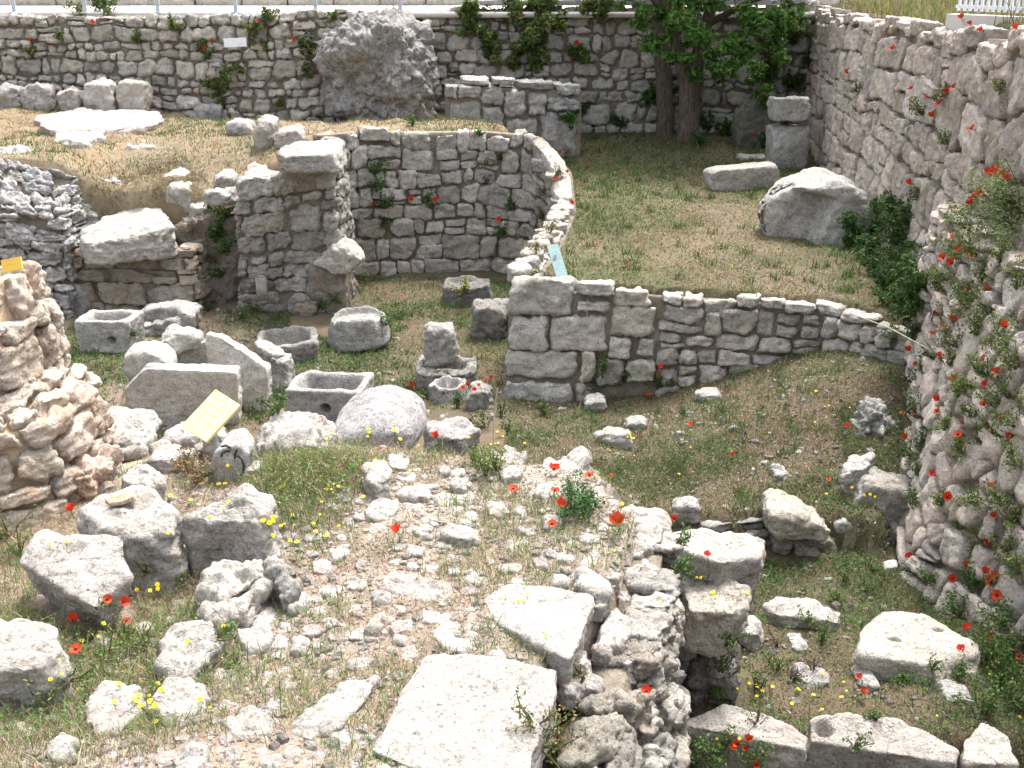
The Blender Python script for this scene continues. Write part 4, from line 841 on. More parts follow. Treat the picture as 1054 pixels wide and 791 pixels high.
def holes(X):
    for u, v, a, r in ((920, 659, .5, .034), (965, 650, .3, .026)):
        c = P(u, v, -1.0); dx, dy = X[:, 0]-c[0], X[:, 1]-c[1]; e = np.hypot((dx*math.cos(a)-dy*math.sin(a))/2.0, dx*math.sin(a)+dy*math.cos(a))
        X = X-np.array((0, 0, 1.))*(sstep(r, r*.5, e)*(X[:, 2] > -1.2)*.12)[:, None]
    return X
S('boulder', 'big flat grey-white boulder with two dark sockets at lower right', [(882, 648), (905, 626), (958, 631), (1006, 662), (1006, 694), (945, 684), (886, 672)], [-.96, -.94, -.95, -1.0, -1.04, -1.04, -1.0], .42, mat='wall', N=64, p=18, amp=.022, freq=4, cat='boulder', taper=.02, chips=1, edit=holes, col=(1.25, 1.23, 1.2))
S('stone_slab', 'pale rounded slab between the pier and the boulder with sockets', [(783, 622), (800, 609), (836, 611), (868, 628), (866, 642), (800, 634)], [-1.05, -1.02, -1.02, -1.05, -1.08, -1.08], .3, mat='pale', N=40, p=14, amp=.025, chips=1, cat='slab', col=(.97, .95, .92))
for u0, u1, v0, v1, lb in [(814, 858, 690, 712, 'low white stone among purple flowers at lower right'), (810, 832, 655, 675, 'small white triangular stone among weeds at lower right'), (762, 786, 640, 672, 'pale stone beside the foot of the pier'), (880, 902, 694, 712, 'grey stone in front of the boulder with sockets'), (962, 1004, 706, 736, 'mossy stone below the boulder with sockets'), (740, 760, 722, 738, 'small stone at the lower corner of the pier')]:
    B('stone', lb, blob(u0, u1, v0, v1), -1.2, .25, 'pale', N=24, p=7, amp=.03, cat='stone', col=(.95, .95, .95))
B('stone_block', 'wedge shaped pale block on the dirt ledge', [(786, 520), (796, 511), (812, 515), (852, 546), (846, 556), (790, 552)], -1.2, .5, 'wall', N=32, p=12, amp=.03, cat='block', col=(1.1, 1.08, 1.05))
B('stone_block', 'large grey squared block on the dirt ledge beside the leaning wall', [(868, 505), (886, 486), (915, 490), (944, 502), (944, 532), (928, 541), (870, 536)], -1.3, .6, 'grey', N=36, p=14, amp=.035, cat='block', sink=.25, y=9.95, col=(1.12, 1.08, 1.02))
S('stone_slab', 'pale thin slab lying behind the large grey squared block', [(860, 484), (872, 468), (900, 466), (896, 480), (870, 488)], [-.8, -.76, -.76, -.78, -.82], .2, N=26, p=10, amp=.03, cat='slab')
B('stone', 'small pale flat stone wedged under the large grey block', [(855, 536), (868, 532), (890, 544), (888, 552), (858, 546)], -1.3, .2, 'pale', N=22, p=9, amp=.02, cat='stone')
B('boulder', 'deeply pitted rock standing on the slope near the leaning wall', [(876, 450), (888, 420), (904, 415), (922, 440), (918, 458), (880, 462)], -1.0, .4, 'grey', N=36, p=6, amp=.08, freq=7, cat='boulder', col=(1.1, 1.1, 1.1))
for u0, u1, v0, v1, lb in [(794, 811, 483, 497, 'small white stone alone on the dirt slope'), (690, 722, 514, 540, 'grey-white stone behind the bright-topped pier block'), (600, 626, 408, 426, 'pale stone on the slope at the foot of the terrace wall'), (812, 826, 462, 470, 'tiny pale stone higher on the dirt slope'), (924, 940, 478, 492, 'pale stone beside the top of the large grey block'), (640, 668, 430, 446, 'flat pale stone in the dirt below the terrace wall'), (715, 745, 402, 414, 'flat grey stone in the dirt of the upper slope'), (610, 655, 440, 462, 'broad worn rock patch in the dirt below the terrace wall')]:
    p_ = P((u0+u1)/2, v1, -1.1); zz = float(zfun(np.array([p_[0]]), np.array([p_[1]]))[0]); p_ = P((u0+u1)/2, v1, zz); zz = float(zfun(np.array([p_[0]]), np.array([p_[1]]))[0])
    B('stone', lb, blob(u0, u1, v0, v1), zz, .25, 'pale', N=20, p=7, amp=.03, cat='stone', col=(.9, .9, .9))
for u0, u1, v0, v1, lb in [(792, 814, 548, 568, 'dark stone under the left end of the wedge shaped block'), (816, 838, 552, 570, 'dark stone under the middle of the wedge shaped block'), (836, 858, 550, 568, 'flat stone under the right end of the wedge shaped block'), (864, 890, 545, 564, 'squarish stone below the pale flat stone of the ledge'), (888, 914, 540, 562, 'grey stone under the left half of the large grey squared block'), (912, 936, 538, 560, 'grey stone under the right half of the large grey squared block')]:
    B('stone', lb, rect(u0, u1, v0, v1), -1.42, .3, 'wall', N=20, cat='stone', col=(.85, .84, .82))
S('stone', 'scrap of white limestone on the grass below the ledge', [(908, 578), (922, 576), (924, 584), (910, 586)], -1.38, .05, N=14, p=9, amp=.01, cat='stone', col=(1.3, 1.3, 1.35))

# ================================================================== SIGNS, RAILING, FENCE
def board(name, label, corners, th, mat, cat='sign', face=None, post=None, lines=None):
    """a rigid board through four corners (given in the place), th thick; its face has printed lines"""
    c = [np.array(q, float) for q in corners]; o = c[0]; ex = c[1]-c[0]; ey = c[3]-c[0]; W_, H_ = np.linalg.norm(ex), np.linalg.norm(ey); ex = ex/W_; n = np.cross(ex, ey); n /= np.linalg.norm(n); ey = np.cross(n, ex)
    root = empty(name, o); tag(root, label, cat)
    mb = MB(); V = np.array([(x, y, z) for x in (0, W_) for y in (0, H_) for z in (-th, 0)])
    Wd = V[:, :1]*ex+V[:, 1:2]*ey+V[:, 2:]*n
    mb.add(Wd, np.array([(0, 1, 3, 2), (4, 6, 7, 5), (0, 4, 5, 1), (2, 3, 7, 6), (0, 2, 6, 4), (1, 5, 7, 3)]))
    mb.build('board', M[mat], root, smooth=False)
    if lines:
        mb = MB(); y = .12
        rg = random.Random(3)
        for k in range(lines):
            x0 = .1*W_; x1 = W_*rg.uniform(.6, .9); yy = H_*(.85-k*.7/lines); hh = H_*.022
            q = np.array([(x0, yy, .002), (x1, yy, .002), (x1, yy+hh, .002), (x0, yy+hh, .002)])
            mb.add(q[:, :1]*ex+q[:, 1:2]*ey+q[:, 2:]*n, np.array([(0, 1, 2, 3)]))
        mb.build('worn_lines', M['straw'], root, smooth=False)
    if post is not None:
        mb = MB(); tube(mb, [np.array(a)-o for a in post], .022, 8); mb.build('post', M['steel'], root)
    return root
yb = 7.55
a = D(187, 438, yb); b = D(212, 455, yb-.16); c = D(250, 419, yb+.0); d = D(226, 404, yb+.18)
board('sign_board', 'tilted faded yellow board among the white stones in front of the sarcophagus', [a, b, c, d], .025, 'yellow', lines=4, post=[(a+b+c+d)/4-np.array((0, 0, .02)), (a+b+c+d)/4-np.array((0, -.03, .55))])
a = D(2, 268, 6.98); b = D(22, 265, 6.98); c = D(23, 277, 6.95); d = D(3, 281, 6.95)
board('sign_board', 'small amber board fixed on top of the ruined stub at the left edge', [d, c, b, a], .015, 'amber', lines=2)
a = D(231, 40, 24.85); b = D(254, 39, 24.85); c = D(254, 48, 24.85); d = D(231, 49, 24.85)
board('sign_board', 'small white board on the back wall under the railing', [d, c, b, a], .03, 'signwhite')
a = D(563, 253, 14.9); b = D(573, 287, 14.35); c = D(580, 268, 14.45); d = D(570, 246, 15.0)
board('information_panel', 'pale teal panel tilted at the corner of the terrace', [a, b, c, d], .03, 'teal', post=[(a+b+c+d)/4, (a+b+c+d)/4-np.array((0, 0, .5))])
# painted marker stone
mk = B('marker_stone', 'upright whitish stone with black painted curves below the tilted yellow board', [(214, 498), (220, 470), (230, 452), (252, 446), (262, 460), (252, 490), (236, 506), (216, 505)], .48, .3, 'pale', N=40, p=12, amp=.012, cat='marker stone', col=(.98, 1.0, .98))
SC.view_layers[0].update()
DG = bpy.context.evaluated_depsgraph_get()
def shoot(u, v):
    r = ray(u, v); r = r/np.linalg.norm(r)
    h, loc_, n_, i_, ob, m_ = SC.ray_cast(DG, Vector((0, 0, CAMZ)), Vector(r))
    return (np.array(loc_), np.array(n_), ob) if h else (None, None, None)
strokes = [[(228, 460), (233, 459), (237, 461)], [(228, 470), (229, 466), (233, 464), (237, 465)], [(242, 472), (242, 467), (244, 463)], [(244, 469), (249, 473), (251, 480), (250, 487), (247, 489)]]
for st in strokes:
    pts = []
    uu = np.interp(np.linspace(0, 1, 9), np.linspace(0, 1, len(st)), [q[0] for q in st]); vv = np.interp(np.linspace(0, 1, 9), np.linspace(0, 1, len(st)), [q[1] for q in st])
    for u, v in zip(uu, vv):
        l_, n_, ob = shoot(u, v)
        if ob is not None and ob.name.startswith('marker_stone'): pts.append(l_+n_*.001)
    if len(pts) > 2:
        mb = MB(); tube(mb, pts, .0085, 6); o_ = mb.build('painted_mark', M['blackpaint'], None, loc=mk.location); o_.location = (0, 0, 0); o_.parent = mk

rail = empty('railing', (-8, 25.4, 2.9)); tag(rail, 'pale blue-grey street railing standing along the top of the back wall', 'railing'); ro = np.array(rail.location)
for u in (15, 88, 163, 243, 325, 412):
    b = D(u, 14, 25.42); mb = MB(); tube(mb, [np.array((b[0], 25.42, 2.9))-ro, np.array((b[0], 25.42, 4.0))-ro], .045, 10); box(mb, np.array((b[0], 25.42, 2.915))-ro, (.16, .16, .03)); mb.build('post', M['steel'], rail)
for z in (3.42, 3.95):
    mb = MB(); tube(mb, [np.array((-15, 25.42, z))-ro, np.array((-2.4, 25.42, z))-ro], .028, 8); mb.build('rail', M['steel'], rail)
cap('kerb', 'low stone kerb wall on the far side of the street behind the railing', (-16, 29.6, 3.05), (14, 29.8, 3.1), .4, .42, 26, 'wall', 70, 'kerb')
fn = empty('picket_fence', D(1020, 14, 14.2)); tag(fn, 'white metal picket fence on the bank above the right wall', 'fence'); fo = np.array(fn.location)
A_ = D(984, 11, 14.9); B_ = D(1075, 15, 13.9); zb_ = (A_[2]+B_[2])/2
mb = MB(); rz = math.atan2(B_[1]-A_[1], B_[0]-A_[0]); L_ = np.linalg.norm((B_-A_)[:2]); mid = np.array(((A_[0]+B_[0])/2, (A_[1]+B_[1])/2, zb_))
box(mb, mid-fo+np.array((0, 0, -.17)), (L_+.1, .22, .26), rz=rz); mb.build('base', M['pave'], fn, smooth=False)
for zz in (.05, .95):
    mb = MB(); box(mb, mid-fo+np.array((0, 0, zz)), (L_, .035, .04), rz=rz); mb.build('rail', M['white'], fn, smooth=False)
for k in range(15):
    q = A_+(B_-A_)*((k+.5)/15); mb = MB(); box(mb, np.array((q[0], q[1], zb_+.5))-fo, (.035, .022, 1.0), rz=rz); mb.build('picket', M['white'], fn, smooth=False)

# ================================================================== GRAVEL, FLOWERS, GRASS (rooted by casting rays onto what is built)
SC.view_layers[0].update(); DG = bpy.context.evaluated_depsgraph_get()
def drop(x, y, z0=4.6):
    h, l_, n_, i_, ob, m_ = SC.ray_cast(DG, Vector((x, y, z0)), Vector((0, 0, -1)))
    return (np.array(l_), ob) if h else (None, None)
def scatter(poly, n, rng, keep=None, ground_only=True, dens=None):
    poly = np.array(poly); out = []; lo, hi = poly.min(0), poly.max(0); tries = 0
    while len(out) < n and tries < 6:
        tries += 1
        m = int(n*1.5); p = rng.uniform(lo, hi, (m, 2)); d = sdpoly(p[:, 0], p[:, 1], poly); p = p[d < 0]
        if dens is not None: p = p[rng.random(len(p)) < dens(p)]
        for q in p:
            l_, ob = drop(*q)
            if ob is None: continue
            if ground_only and not ob.name.startswith(('ground',)): continue
            out.append(l_)
            if len(out) >= n: break
    return np.array(out)
def grass(name, pts, hmin, hmax, wid, pal, wts, rng, lean=.45, label=None, cat='grass', kind='stuff', fan=1):
    n = len(pts)*fan; pts = np.repeat(pts, fan, 0)
    h = rng.uniform(hmin, hmax, n)*(.6+.8*rng.random(n)**2); a = rng.uniform(0, 2*math.pi, n); ln = rng.normal(0, lean, (n, 2))*h[:, None]
    dx = np.stack([np.cos(a), np.sin(a), np.zeros(n)], 1)*(wid*rng.uniform(.6, 1.4, n))[:, None]
    base = pts+np.stack([rng.normal(0, .012, n), rng.normal(0, .012, n), np.full(n, -.01)], 1)
    mid = base+np.stack([ln[:, 0]*.35, ln[:, 1]*.35, h*.6], 1); tip = base+np.stack([ln[:, 0], ln[:, 1], h], 1)
    V = np.stack([base-dx, base+dx, mid-dx*.7, mid+dx*.7, tip], 1).reshape(-1, 3)
    k = np.arange(n)*5
    F4 = np.stack([k, k+1, k+3, k+2], 1); F3 = np.stack([k+2, k+3, k+4], 1)
    pal = np.array(pal); ci = rng.choice(len(pal), n, p=np.array(wts)/sum(wts)); c = pal[ci]*rng.uniform(.7, 1.25, (n, 1))
    C = np.repeat(c, 5, 0)
    mb = MB(); mb.add(V, F4, C); mb.F3.append(F3); mb.M3.append(np.zeros(n))
    return tag(mb.build(name, M['grass'], smooth=False), label, cat if kind != 'stuff' else None, None, kind)
bri = lambda c_, k_: tuple(min(.8, x*k_) for x in c_)
G1, G2, ST1, ST2, RB, YL, OL = (.076, .148, .034), (.046, .105, .027), (.27, .235, .155), (.185, .15, .10), (.18, .092, .06), (.5, .4, .05), (.125, .13, .047)
GB, PK = (.06, .092, .042), (.25, .17, .125)
gr = np.random.default_rng(5)
def patch(freq, thr, s, lo=0., wdt=.2):
    return lambda p: lo+(1-lo)*sstep(thr-.15, thr+wdt, fbm(np.c_[p*freq, np.zeros(len(p))], s, 4))
def inv(f): return lambda p: 1-.9*f(p)
def cover(name, pts, size, pal, wts, rng, hmax=.03):
    """low broad-leaved ground cover and dry litter: one small leaf per point, lying or half upright"""
    n = len(pts); nrm = rng.normal(size=(n, 3))*.6; nrm[:, 2] = 1; nrm /= np.linalg.norm(nrm, axis=1)[:, None]
    a = np.cross(nrm, rng.normal(size=(n, 3))); a /= np.linalg.norm(a, axis=1)[:, None]; b = np.cross(nrm, a)
    s_ = (size*rng.uniform(.5, 1.5, n))[:, None]; p = pts+np.stack([rng.normal(0, .01, n), rng.normal(0, .01, n), rng.uniform(.003, hmax, n)], 1)
    V = np.stack([p-a*s_, p+b*s_*.42, p+a*s_, p-b*s_*.42], 1).reshape(-1, 3); k = np.arange(n)*4
    pal = np.array(pal); c = pal[rng.choice(len(pal), n, p=np.array(wts)/sum(wts))]*rng.uniform(.7, 1.3, (n, 1))
    mb = MB(); mb.add(V, np.stack([k, k+1, k+2, k+3], 1), np.repeat(c, 4, 0))
    return tag(mb.build(name, M['grass'], smooth=False), kind='stuff')
MO = [(-3.4, 3.9), (.1, 3.9), (.75, 5.5), (1.05, 6.4), (.65, 7.3), (-.2, 7.5), (-1, 8), (-2.9, 8.1), (-3.4, 6)]
TE = [(.1, 14.1), (3.9, 13.35), (4.8, 12.3), (5.6, 17), (6.4, 24), (6.6, 26), (-1, 26), (.8, 22), (1.05, 19.5), (.8, 18), (.5, 16.4)]
PI = [(-5, 12), (-.2, 13.6), (-.2, 14), (.4, 16.5), (.7, 19.3), (-3.2, 19.7), (-4.5, 17.5), (-6.9, 17.4), (-7, 13)]
SLP = [(-.2, 8), (1.4, 7.4), (1.6, 8.8), (3.6, 9.3), (4.6, 12.2), (3.8, 13.3), (0, 13.75)]
LOW = [(1.3, 5.4), (4.0, 5.4), (3.9, 8.2), (3.6, 9.4), (1.7, 9.8), (1.4, 7.5)]
PLT = [(-12, 18), (-7, 18), (-5.4, 17.9), (-4.6, 18.2), (-3.4, 18.7), (-3.2, 20), (.6, 20.6), (1, 22), (-.5, 25.8), (-12, 25)]
F_G1, F_G2, F_OL, F_GB = bri(G1, 1.5), bri(G2, 1.5), bri(OL, 1.6), bri(GB, 1.5)
F_ST1, F_ST2, F_RB, F_PK = bri(ST1, 1.5), bri(ST2, 1.5), bri(RB, 1.45), bri(PK, 1.3)
f1 = patch(1.5, .05, 62, .05)
grass('dry_grass', scatter(MO, 26000, gr, dens=patch(1.7, -.12, 61, .12)), .02, .07, .0022, [F_ST1, F_ST2, F_RB, F_PK, F_OL], [4, 4, 3, 2, 2], gr, .9)
cover('dry_litter', scatter(MO, 14000, gr, dens=patch(1.4, -.05, 71, .15)), .009, [F_RB, F_ST2, F_ST1, F_PK, (.16, .11, .07), F_OL], [4, 4, 3, 3, 3, 1], gr, .012)
grass('green_grass', scatter(MO, 11000, gr, dens=f1), .04, .14, .0022, [F_G1, F_G2, F_OL, F_ST1, F_GB], [4, 2, 4, 2, 2], gr, .45)
cover('ground_cover', scatter(MO, 5000, gr, dens=f1), .009, [F_G1, F_G2, F_GB, F_OL], [4, 3, 3, 2], gr, .05)
grass('green_grass', scatter([(-1.95, 6.2), (-.9, 6.2), (-.85, 8.0), (-2.0, 8.3)], 4200, gr, dens=lambda p: patch(2.2, -.1, 81, .25)(p)*sstep(1.0, .45, np.hypot((p[:, 0]+1.42)/.5, (p[:, 1]-7.2)/1.0))), .06, .20, .0021, [G1, F_OL, (.2, .2, .075), F_ST1, G2, F_ST2, F_RB], [4, 4, 3, 3, 3, 3, 2], gr, .5)
cover('ground_cover', scatter([(-1.95, 6.2), (-.9, 6.2), (-.85, 8.0), (-2.0, 8.3)], 4200, gr, dens=lambda p: sstep(1.0, .45, np.hypot((p[:, 0]+1.42)/.5, (p[:, 1]-7.2)/1.0))), .011, [G1, F_G2, GB, F_OL, F_ST2, F_RB], [4, 3, 2, 3, 2, 1], gr, .13)
grass('dry_grass', scatter([(-2.8, 3.8), (-1.6, 4.2), (-1.5, 5.6), (-2.0, 6.2), (-2.9, 5.8)], 7000, gr), .03, .12, .0022, [F_G1, F_OL, F_ST1, F_RB, F_ST2, F_PK], [4, 4, 3, 3, 3, 2], gr, .55)
cover('ground_cover', scatter([(-2.8, 3.8), (-1.6, 4.2), (-1.5, 5.6), (-2.0, 6.2), (-2.9, 5.8)], 3500, gr, dens=f1), .009, [F_G1, F_G2, F_GB, F_OL], [4, 3, 3, 2], gr, .08)
ft = patch(.55, -.02, 66, .0, .3)
fgreen = lambda p: np.clip(.2+.75*ft(p)+.5*sstep(19, 23, p[:, 1])+.5*sstep(2.2, .8, p[:, 0]), 0, 1)
bare = patch(.75, -.22, 90, .12, .25)
grass('terrace_grass', scatter(TE, 30000, gr, dens=lambda p: inv(lambda q: .75*fgreen(q))(p)*bare(p)), .015, .05, .0055, [OL, ST1, ST2, RB, PK, YL, G1], [4, 5, 6, 4, 3, .6, 2], gr, 1.0)
grass('terrace_grass', scatter(TE, 34000, gr, dens=fgreen), .02, .07, .0055, [G1, G2, OL, GB, ST1, RB, YL], [5, 5, 4, 3, 2, 1, .3], gr, .8)
cover('ground_cover', scatter(TE, 16000, gr, dens=fgreen), .022, [G1, G2, GB, OL], [4, 4, 3, 2], gr, .06)
tuf = scatter(TE, 260, gr, dens=lambda p: .2+.8*fgreen(p)); grass('grass_tufts', np.repeat(tuf, 26, 0)+np.c_[gr.normal(0, .05, (len(tuf)*26, 2)), np.zeros(len(tuf)*26)], .06, .20, .006, [G1, G2, OL, ST1, GB], [4, 3, 5, 3, 2], gr, .5)
cover('dry_litter', scatter(TE, 14000, gr, dens=inv(ft)), .018, [RB, ST2, PK, (.16, .11, .07), ST1], [3, 4, 3, 3, 2], gr, .02)
fp = patch(.8, -.05, 63, .25)
grass('pit_grass', scatter(PI, 26000, gr, dens=fp), .03, .11, .005, [G1, G2, OL, GB, ST2, RB], [5, 5, 3, 3, 2, 1], gr, .7)
cover('ground_cover', scatter(PI, 22000, gr, dens=fp), .02, [G1, G2, GB, OL], [4, 4, 3, 2], gr, .06)
tuf = scatter(PI, 120, gr, dens=fp); grass('grass_tufts', np.repeat(tuf, 24, 0)+np.c_[gr.normal(0, .045, (len(tuf)*24, 2)), np.zeros(len(tuf)*24)], .06, .18, .005, [G1, G2, OL, GB], [4, 4, 3, 2], gr, .5)
cover('dry_litter', scatter(PI, 14000, gr), .016, [RB, ST2, PK, (.16, .11, .07), ST1, OL], [3, 4, 3, 3, 1, 1], gr, .015)
fs = patch(1.0, -.06, 64, .25)
grass('slope_grass', scatter(SLP, 26000, gr, dens=fs), .02, .10, .0038, [G1, G2, OL, GB, ST1, ST2, RB], [4, 4, 5, 3, 2, 3, 2], gr, .7)
cover('ground_cover', scatter(SLP, 20000, gr, dens=fs), .014, [G1, G2, GB, OL], [4, 4, 3, 3], gr, .05)
tuf = scatter(SLP+[], 260, gr); grass('grass_tufts', np.repeat(tuf, 22, 0)+np.c_[gr.normal(0, .04, (len(tuf)*22, 2)), np.zeros(len(tuf)*22)], .04, .16, .004, [G1, G2, OL, GB, ST1], [4, 4, 4, 2, 2], gr, .55)
cover('dry_litter', scatter(SLP, 32000, gr), .012, [RB, ST2, PK, (.16, .11, .07), ST1, OL, (.45, .40, .34)], [3, 4, 4, 4, 2, 2, 1.5], gr, .015)
fl = patch(1.1, .0, 68, .25)
grass('low_weeds', scatter(LOW, 14000, gr, dens=fl), .03, .12, .0028, [G1, G2, OL, GB, ST2, RB], [5, 5, 3, 3, 2, 2], gr, .6)
cover('ground_cover', scatter(LOW, 16000, gr, dens=fl), .012, [G1, G2, GB, OL], [5, 4, 3, 2], gr, .08)
cover('dry_litter', scatter(LOW, 12000, gr), .011, [RB, ST2, PK, (.16, .11, .07), ST1], [3, 4, 4, 4, 2], gr, .015)
SB = [(-7.1, 17.75), (-5.3, 17.75), (-4.9, 18.4), (-5.0, 20.2), (-7.3, 20.2)]
sbd = lambda p: sstep(1.0, .35, np.hypot((p[:, 0]+6.1)/1.5, (p[:, 1]-18.4)/1.5))*patch(1.6, -.1, 83, .25)(p)
grass('plateau_grass', scatter(SB, 4200, gr, dens=sbd), .02, .08, .005, [OL, ST1, bri(ST1, 1.2), RB, PK, G1], [2, 6, 5, 2, 3, 2], gr, .8)
cover('dry_litter', scatter(SB, 2600, gr, dens=sbd), .016, [RB, ST1, PK, ST2, OL, G1], [2, 5, 4, 3, 2, 2], gr, .03)
fq = patch(.7, .12, 69, .06)
grass('plateau_grass', scatter(PLT, 26000, gr), .02, .07, .006, [OL, ST1, ST2, RB, PK], [2, 6, 5, 3, 3], gr, .9)
grass('plateau_grass', scatter(PLT, 13000, gr, dens=fq), .03, .10, .006, [G1, G2, OL, GB], [5, 4, 3, 2], gr, .6)
grass('bank_grass', scatter([(5.1, 8), (9, 8), (11, 26), (6.8, 26)], 24000, gr), .06, .34, .006, [G1, OL, ST1, ST2, YL, (.26, .25, .08), RB], [4, 5, 4, 2, .8, 4, 2], gr, .5)
# loose stone chips
gv = scatter([(-2.7, 3.9), (.1, 3.9), (.7, 5.5), (1, 6.4), (.6, 7.3), (-.2, 7.5), (-1, 8), (-2.9, 8.1)], 5200, gr)
mb = MB(); cv, cf = cubesphere(2)
for p in gv:
    s_ = gr.uniform(.006, .02)*(1+1.2*(gr.random() < .12)); sc_ = s_*gr.uniform(.6, 1.3, 3); a = gr.uniform(0, 6.3); V = cv*sc_*(1+gr.uniform(-.18, .18, (len(cv), 1)))
    V = np.stack([V[:, 0]*math.cos(a)-V[:, 1]*math.sin(a), V[:, 0]*math.sin(a)+V[:, 1]*math.cos(a), V[:, 2]*.7], 1)+p
    mb.add(V, cf, np.array(tint(gr, .5, 1.1, .07))*np.array((1, .93, .87)))
tag(mb.build('gravel', M['pale'], smooth=False), kind='stuff')
gv = scatter([(-.2, 8), (1.4, 7.4), (1.4, 5.5), (4, 5.5), (3.6, 9.3), (4.6, 12.2), (3.8, 13.1), (0, 13.6), (-.2, 14), (-3, 19), (-6, 17), (-5, 12)], 2600, gr)
mb = MB()
for p in gv:
    s_ = gr.uniform(.008, .028)*(1+1.0*(gr.random() < .1)); V = cv*s_*gr.uniform(.6, 1.3, 3)*(1+gr.uniform(-.18, .18, (len(cv), 1)))+p; mb.add(V, cf, np.array(tint(gr, .45, .95, .06)))
tag(mb.build('rubble_debris', M['wall'], smooth=False), kind='stuff')

# --- flowers
def stem_leaves(mb, rng, z0, z1, L):
    for k in range(6):
        z = rng.uniform(z0, z1); a = rng.uniform(0, 6.28); d = np.array((math.cos(a), math.sin(a), .6)); q = np.array((-math.sin(a), math.cos(a), 0)); l_ = L*rng.uniform(.6, 1.3); b = np.array((0, 0, z))
        mb.add(np.array([b, b+d*l_*.5+q*l_*.16, b+d*l_, b+d*l_*.5-q*l_*.16]), np.array([(0, 1, 2, 3)]), np.array((.10, .16, .05))*rng.uniform(.7, 1.3))
def poppy(seed, closed=False):
    rng = np.random.default_rng(seed); root = empty('poppy')
    mb = MB(); h = .22; bx = rng.normal(0, .025, 2)
    pts = [np.array((-bx[0]*t*(1-t)*4, -bx[1]*t*(1-t)*4, -h*(1-t))) for t in np.linspace(0, 1, 6)]
    tube(mb, pts, .0028, 4, (.13, .19, .06)); stem_leaves(mb, rng, -.2, -.06, .03); mb.build('stem', M['leaf'], root)
    mb = MB(); npt = 4; Rr = rng.uniform(.029, .039); hue = np.array((.58, .03, .016))*(1-rng.random()*.35)+np.array((.08, .06, .01))*rng.random(); cup0 = rng.choice([.4, .9, 1.5])
    for k in range(npt):
        a0 = k*math.pi/2+rng.uniform(-.2, .2); n = 7; m = 5; V = []; C = []
        cup = cup0+rng.uniform(-.2, .25)
        for i in range(m):
            r = Rr*(i/(m-1))
            for j in range(n):
                t = (j/(n-1)-.5)*2; ang = a0+t*1.0*(.35+.65*(i/(m-1))**.5)
                rr = r*(1-.18*t*t)+.003*math.sin(j*2.4+k)*(i == m-1)
                V.append((rr*math.cos(ang), rr*math.sin(ang), cup*rr*rr/Rr*.8+(.004 if k % 2 else 0)+.004*math.sin(3*t+k)*(i/(m-1))))
                red = hue*rng.uniform(.8, 1.1); C.append(red if i > 1 else np.array((.06, .01, .02)) if i == 0 else np.array((.35, .02, .02)))
        F = [(i*n+j, (i+1)*n+j, (i+1)*n+j+1, i*n+j+1) for i in range(m-1) for j in range(n-1)]
        mb.add(np.array(V), np.array(F), np.array(C))
    fl = mb.build('petals', M['poppy'], root)
    mb = MB(); v_, f_ = cubesphere(3); mb.add(v_*np.array((.008, .008, .009))+np.array((0, 0, .008)), f_, (.05, .06, .03)); mb.build('flower_centre', M['leaf'], root)
    return root
def daisy(seed):
    rng = np.random.default_rng(seed); root = empty('yellow_daisy')
    mb = MB(); tube(mb, [(0.012, 0, -.16), (.006, .004, -.08), (0, 0, 0)], .0018, 4, (.14, .19, .06)); stem_leaves(mb, rng, -.15, -.03, .022); mb.build('stem', M['leaf'], root)
    mb = MB(); n = 11
    for k in range(n):
        a = 2*math.pi*k/n; d = np.array((math.cos(a), math.sin(a), 0)); q = np.array((-math.sin(a), math.cos(a), 0)); z = np.array((0, 0, 1))
        r1, r2 = .012, .02+rng.uniform(-.002, .002)
        V = np.array([d*.003-q*.002, d*.003+q*.002, d*r1+q*.0052+z*.002, d*r2+q*.003+z*.001, d*r2-q*.003+z*.001, d*r1-q*.0052+z*.002])
        mb.add(V, np.array([(0, 1, 2, 5), (5, 2, 3, 4)]), np.array((.80, .62, .03))*rng.uniform(.9, 1.1))
    v_, f_ = cubesphere(3); mb.add(v_*np.array((.0075, .0075, .005))+np.array((0, 0, .003)), f_, (.62, .38, .02))
    mb.build('flower_head', M['poppy'], root); return root
PP = [poppy(300+k) for k in range(7)]; DD = [daisy(320), daisy(321)]
used = set()
def place(protos, u, v, label, cat, group, size, rng, up=.75, toward=.10, hit=None):
    l_, n_, ob = shoot(u, v)
    if l_ is None: return
    k = rng.integers(len(protos)); o = protos[k]
    if k+10*id(protos) in used: o = copy_tree(o)
    else: used.add(k+10*id(protos))
    r = ray(u, v); r = r/np.linalg.norm(r)
    # the head stands a little in front of what carries the plant; the stem bends back down into it
    dist = toward*(1.0+.6*rng.random()); head = l_-r*dist
    n_ = n_ if n_@r < 0 else -n_
    ax = Vector((n_[0]*.8-r[0]*.35+rng.normal()*.25, n_[1]*.8-r[1]*.35+rng.normal()*.25, up+max(n_[2], 0)+.2)).normalized()
    # root where a line from the head against its axis meets the surface
    h, rl, rn, i_, ob2, m_ = SC.ray_cast(DG, Vector(head), -ax)
    L = (Vector(head)-rl).length if h else .3
    o.location = tuple(head); o.rotation_euler = ax.to_track_quat('Z', 'Y').to_euler()
    o.scale = (size, size, size)
    tag(o, label, cat, group)
    for ch in o.children:
        if ch.name.startswith('stem'): ch.scale = (1, 1, min(max(L/(size*.2), .3), 4.0) if h else 1.2)
    return o
PR = np.random.default_rng(9)
def poppies(pts, label, group, size=1.0, **k):
    for u, v in pts: place(PP, u, v, label, 'poppy', group, size*PR.uniform(.8, 1.15), PR, **k)
poppies([(918, 50), (873, 76), (938, 92), (982, 90), (974, 94), (967, 107), (960, 120), (1000, 133), (937, 189), (956, 100)], 'red poppy growing out of the upper right wall', 'poppies on the upper right wall', 1.4)
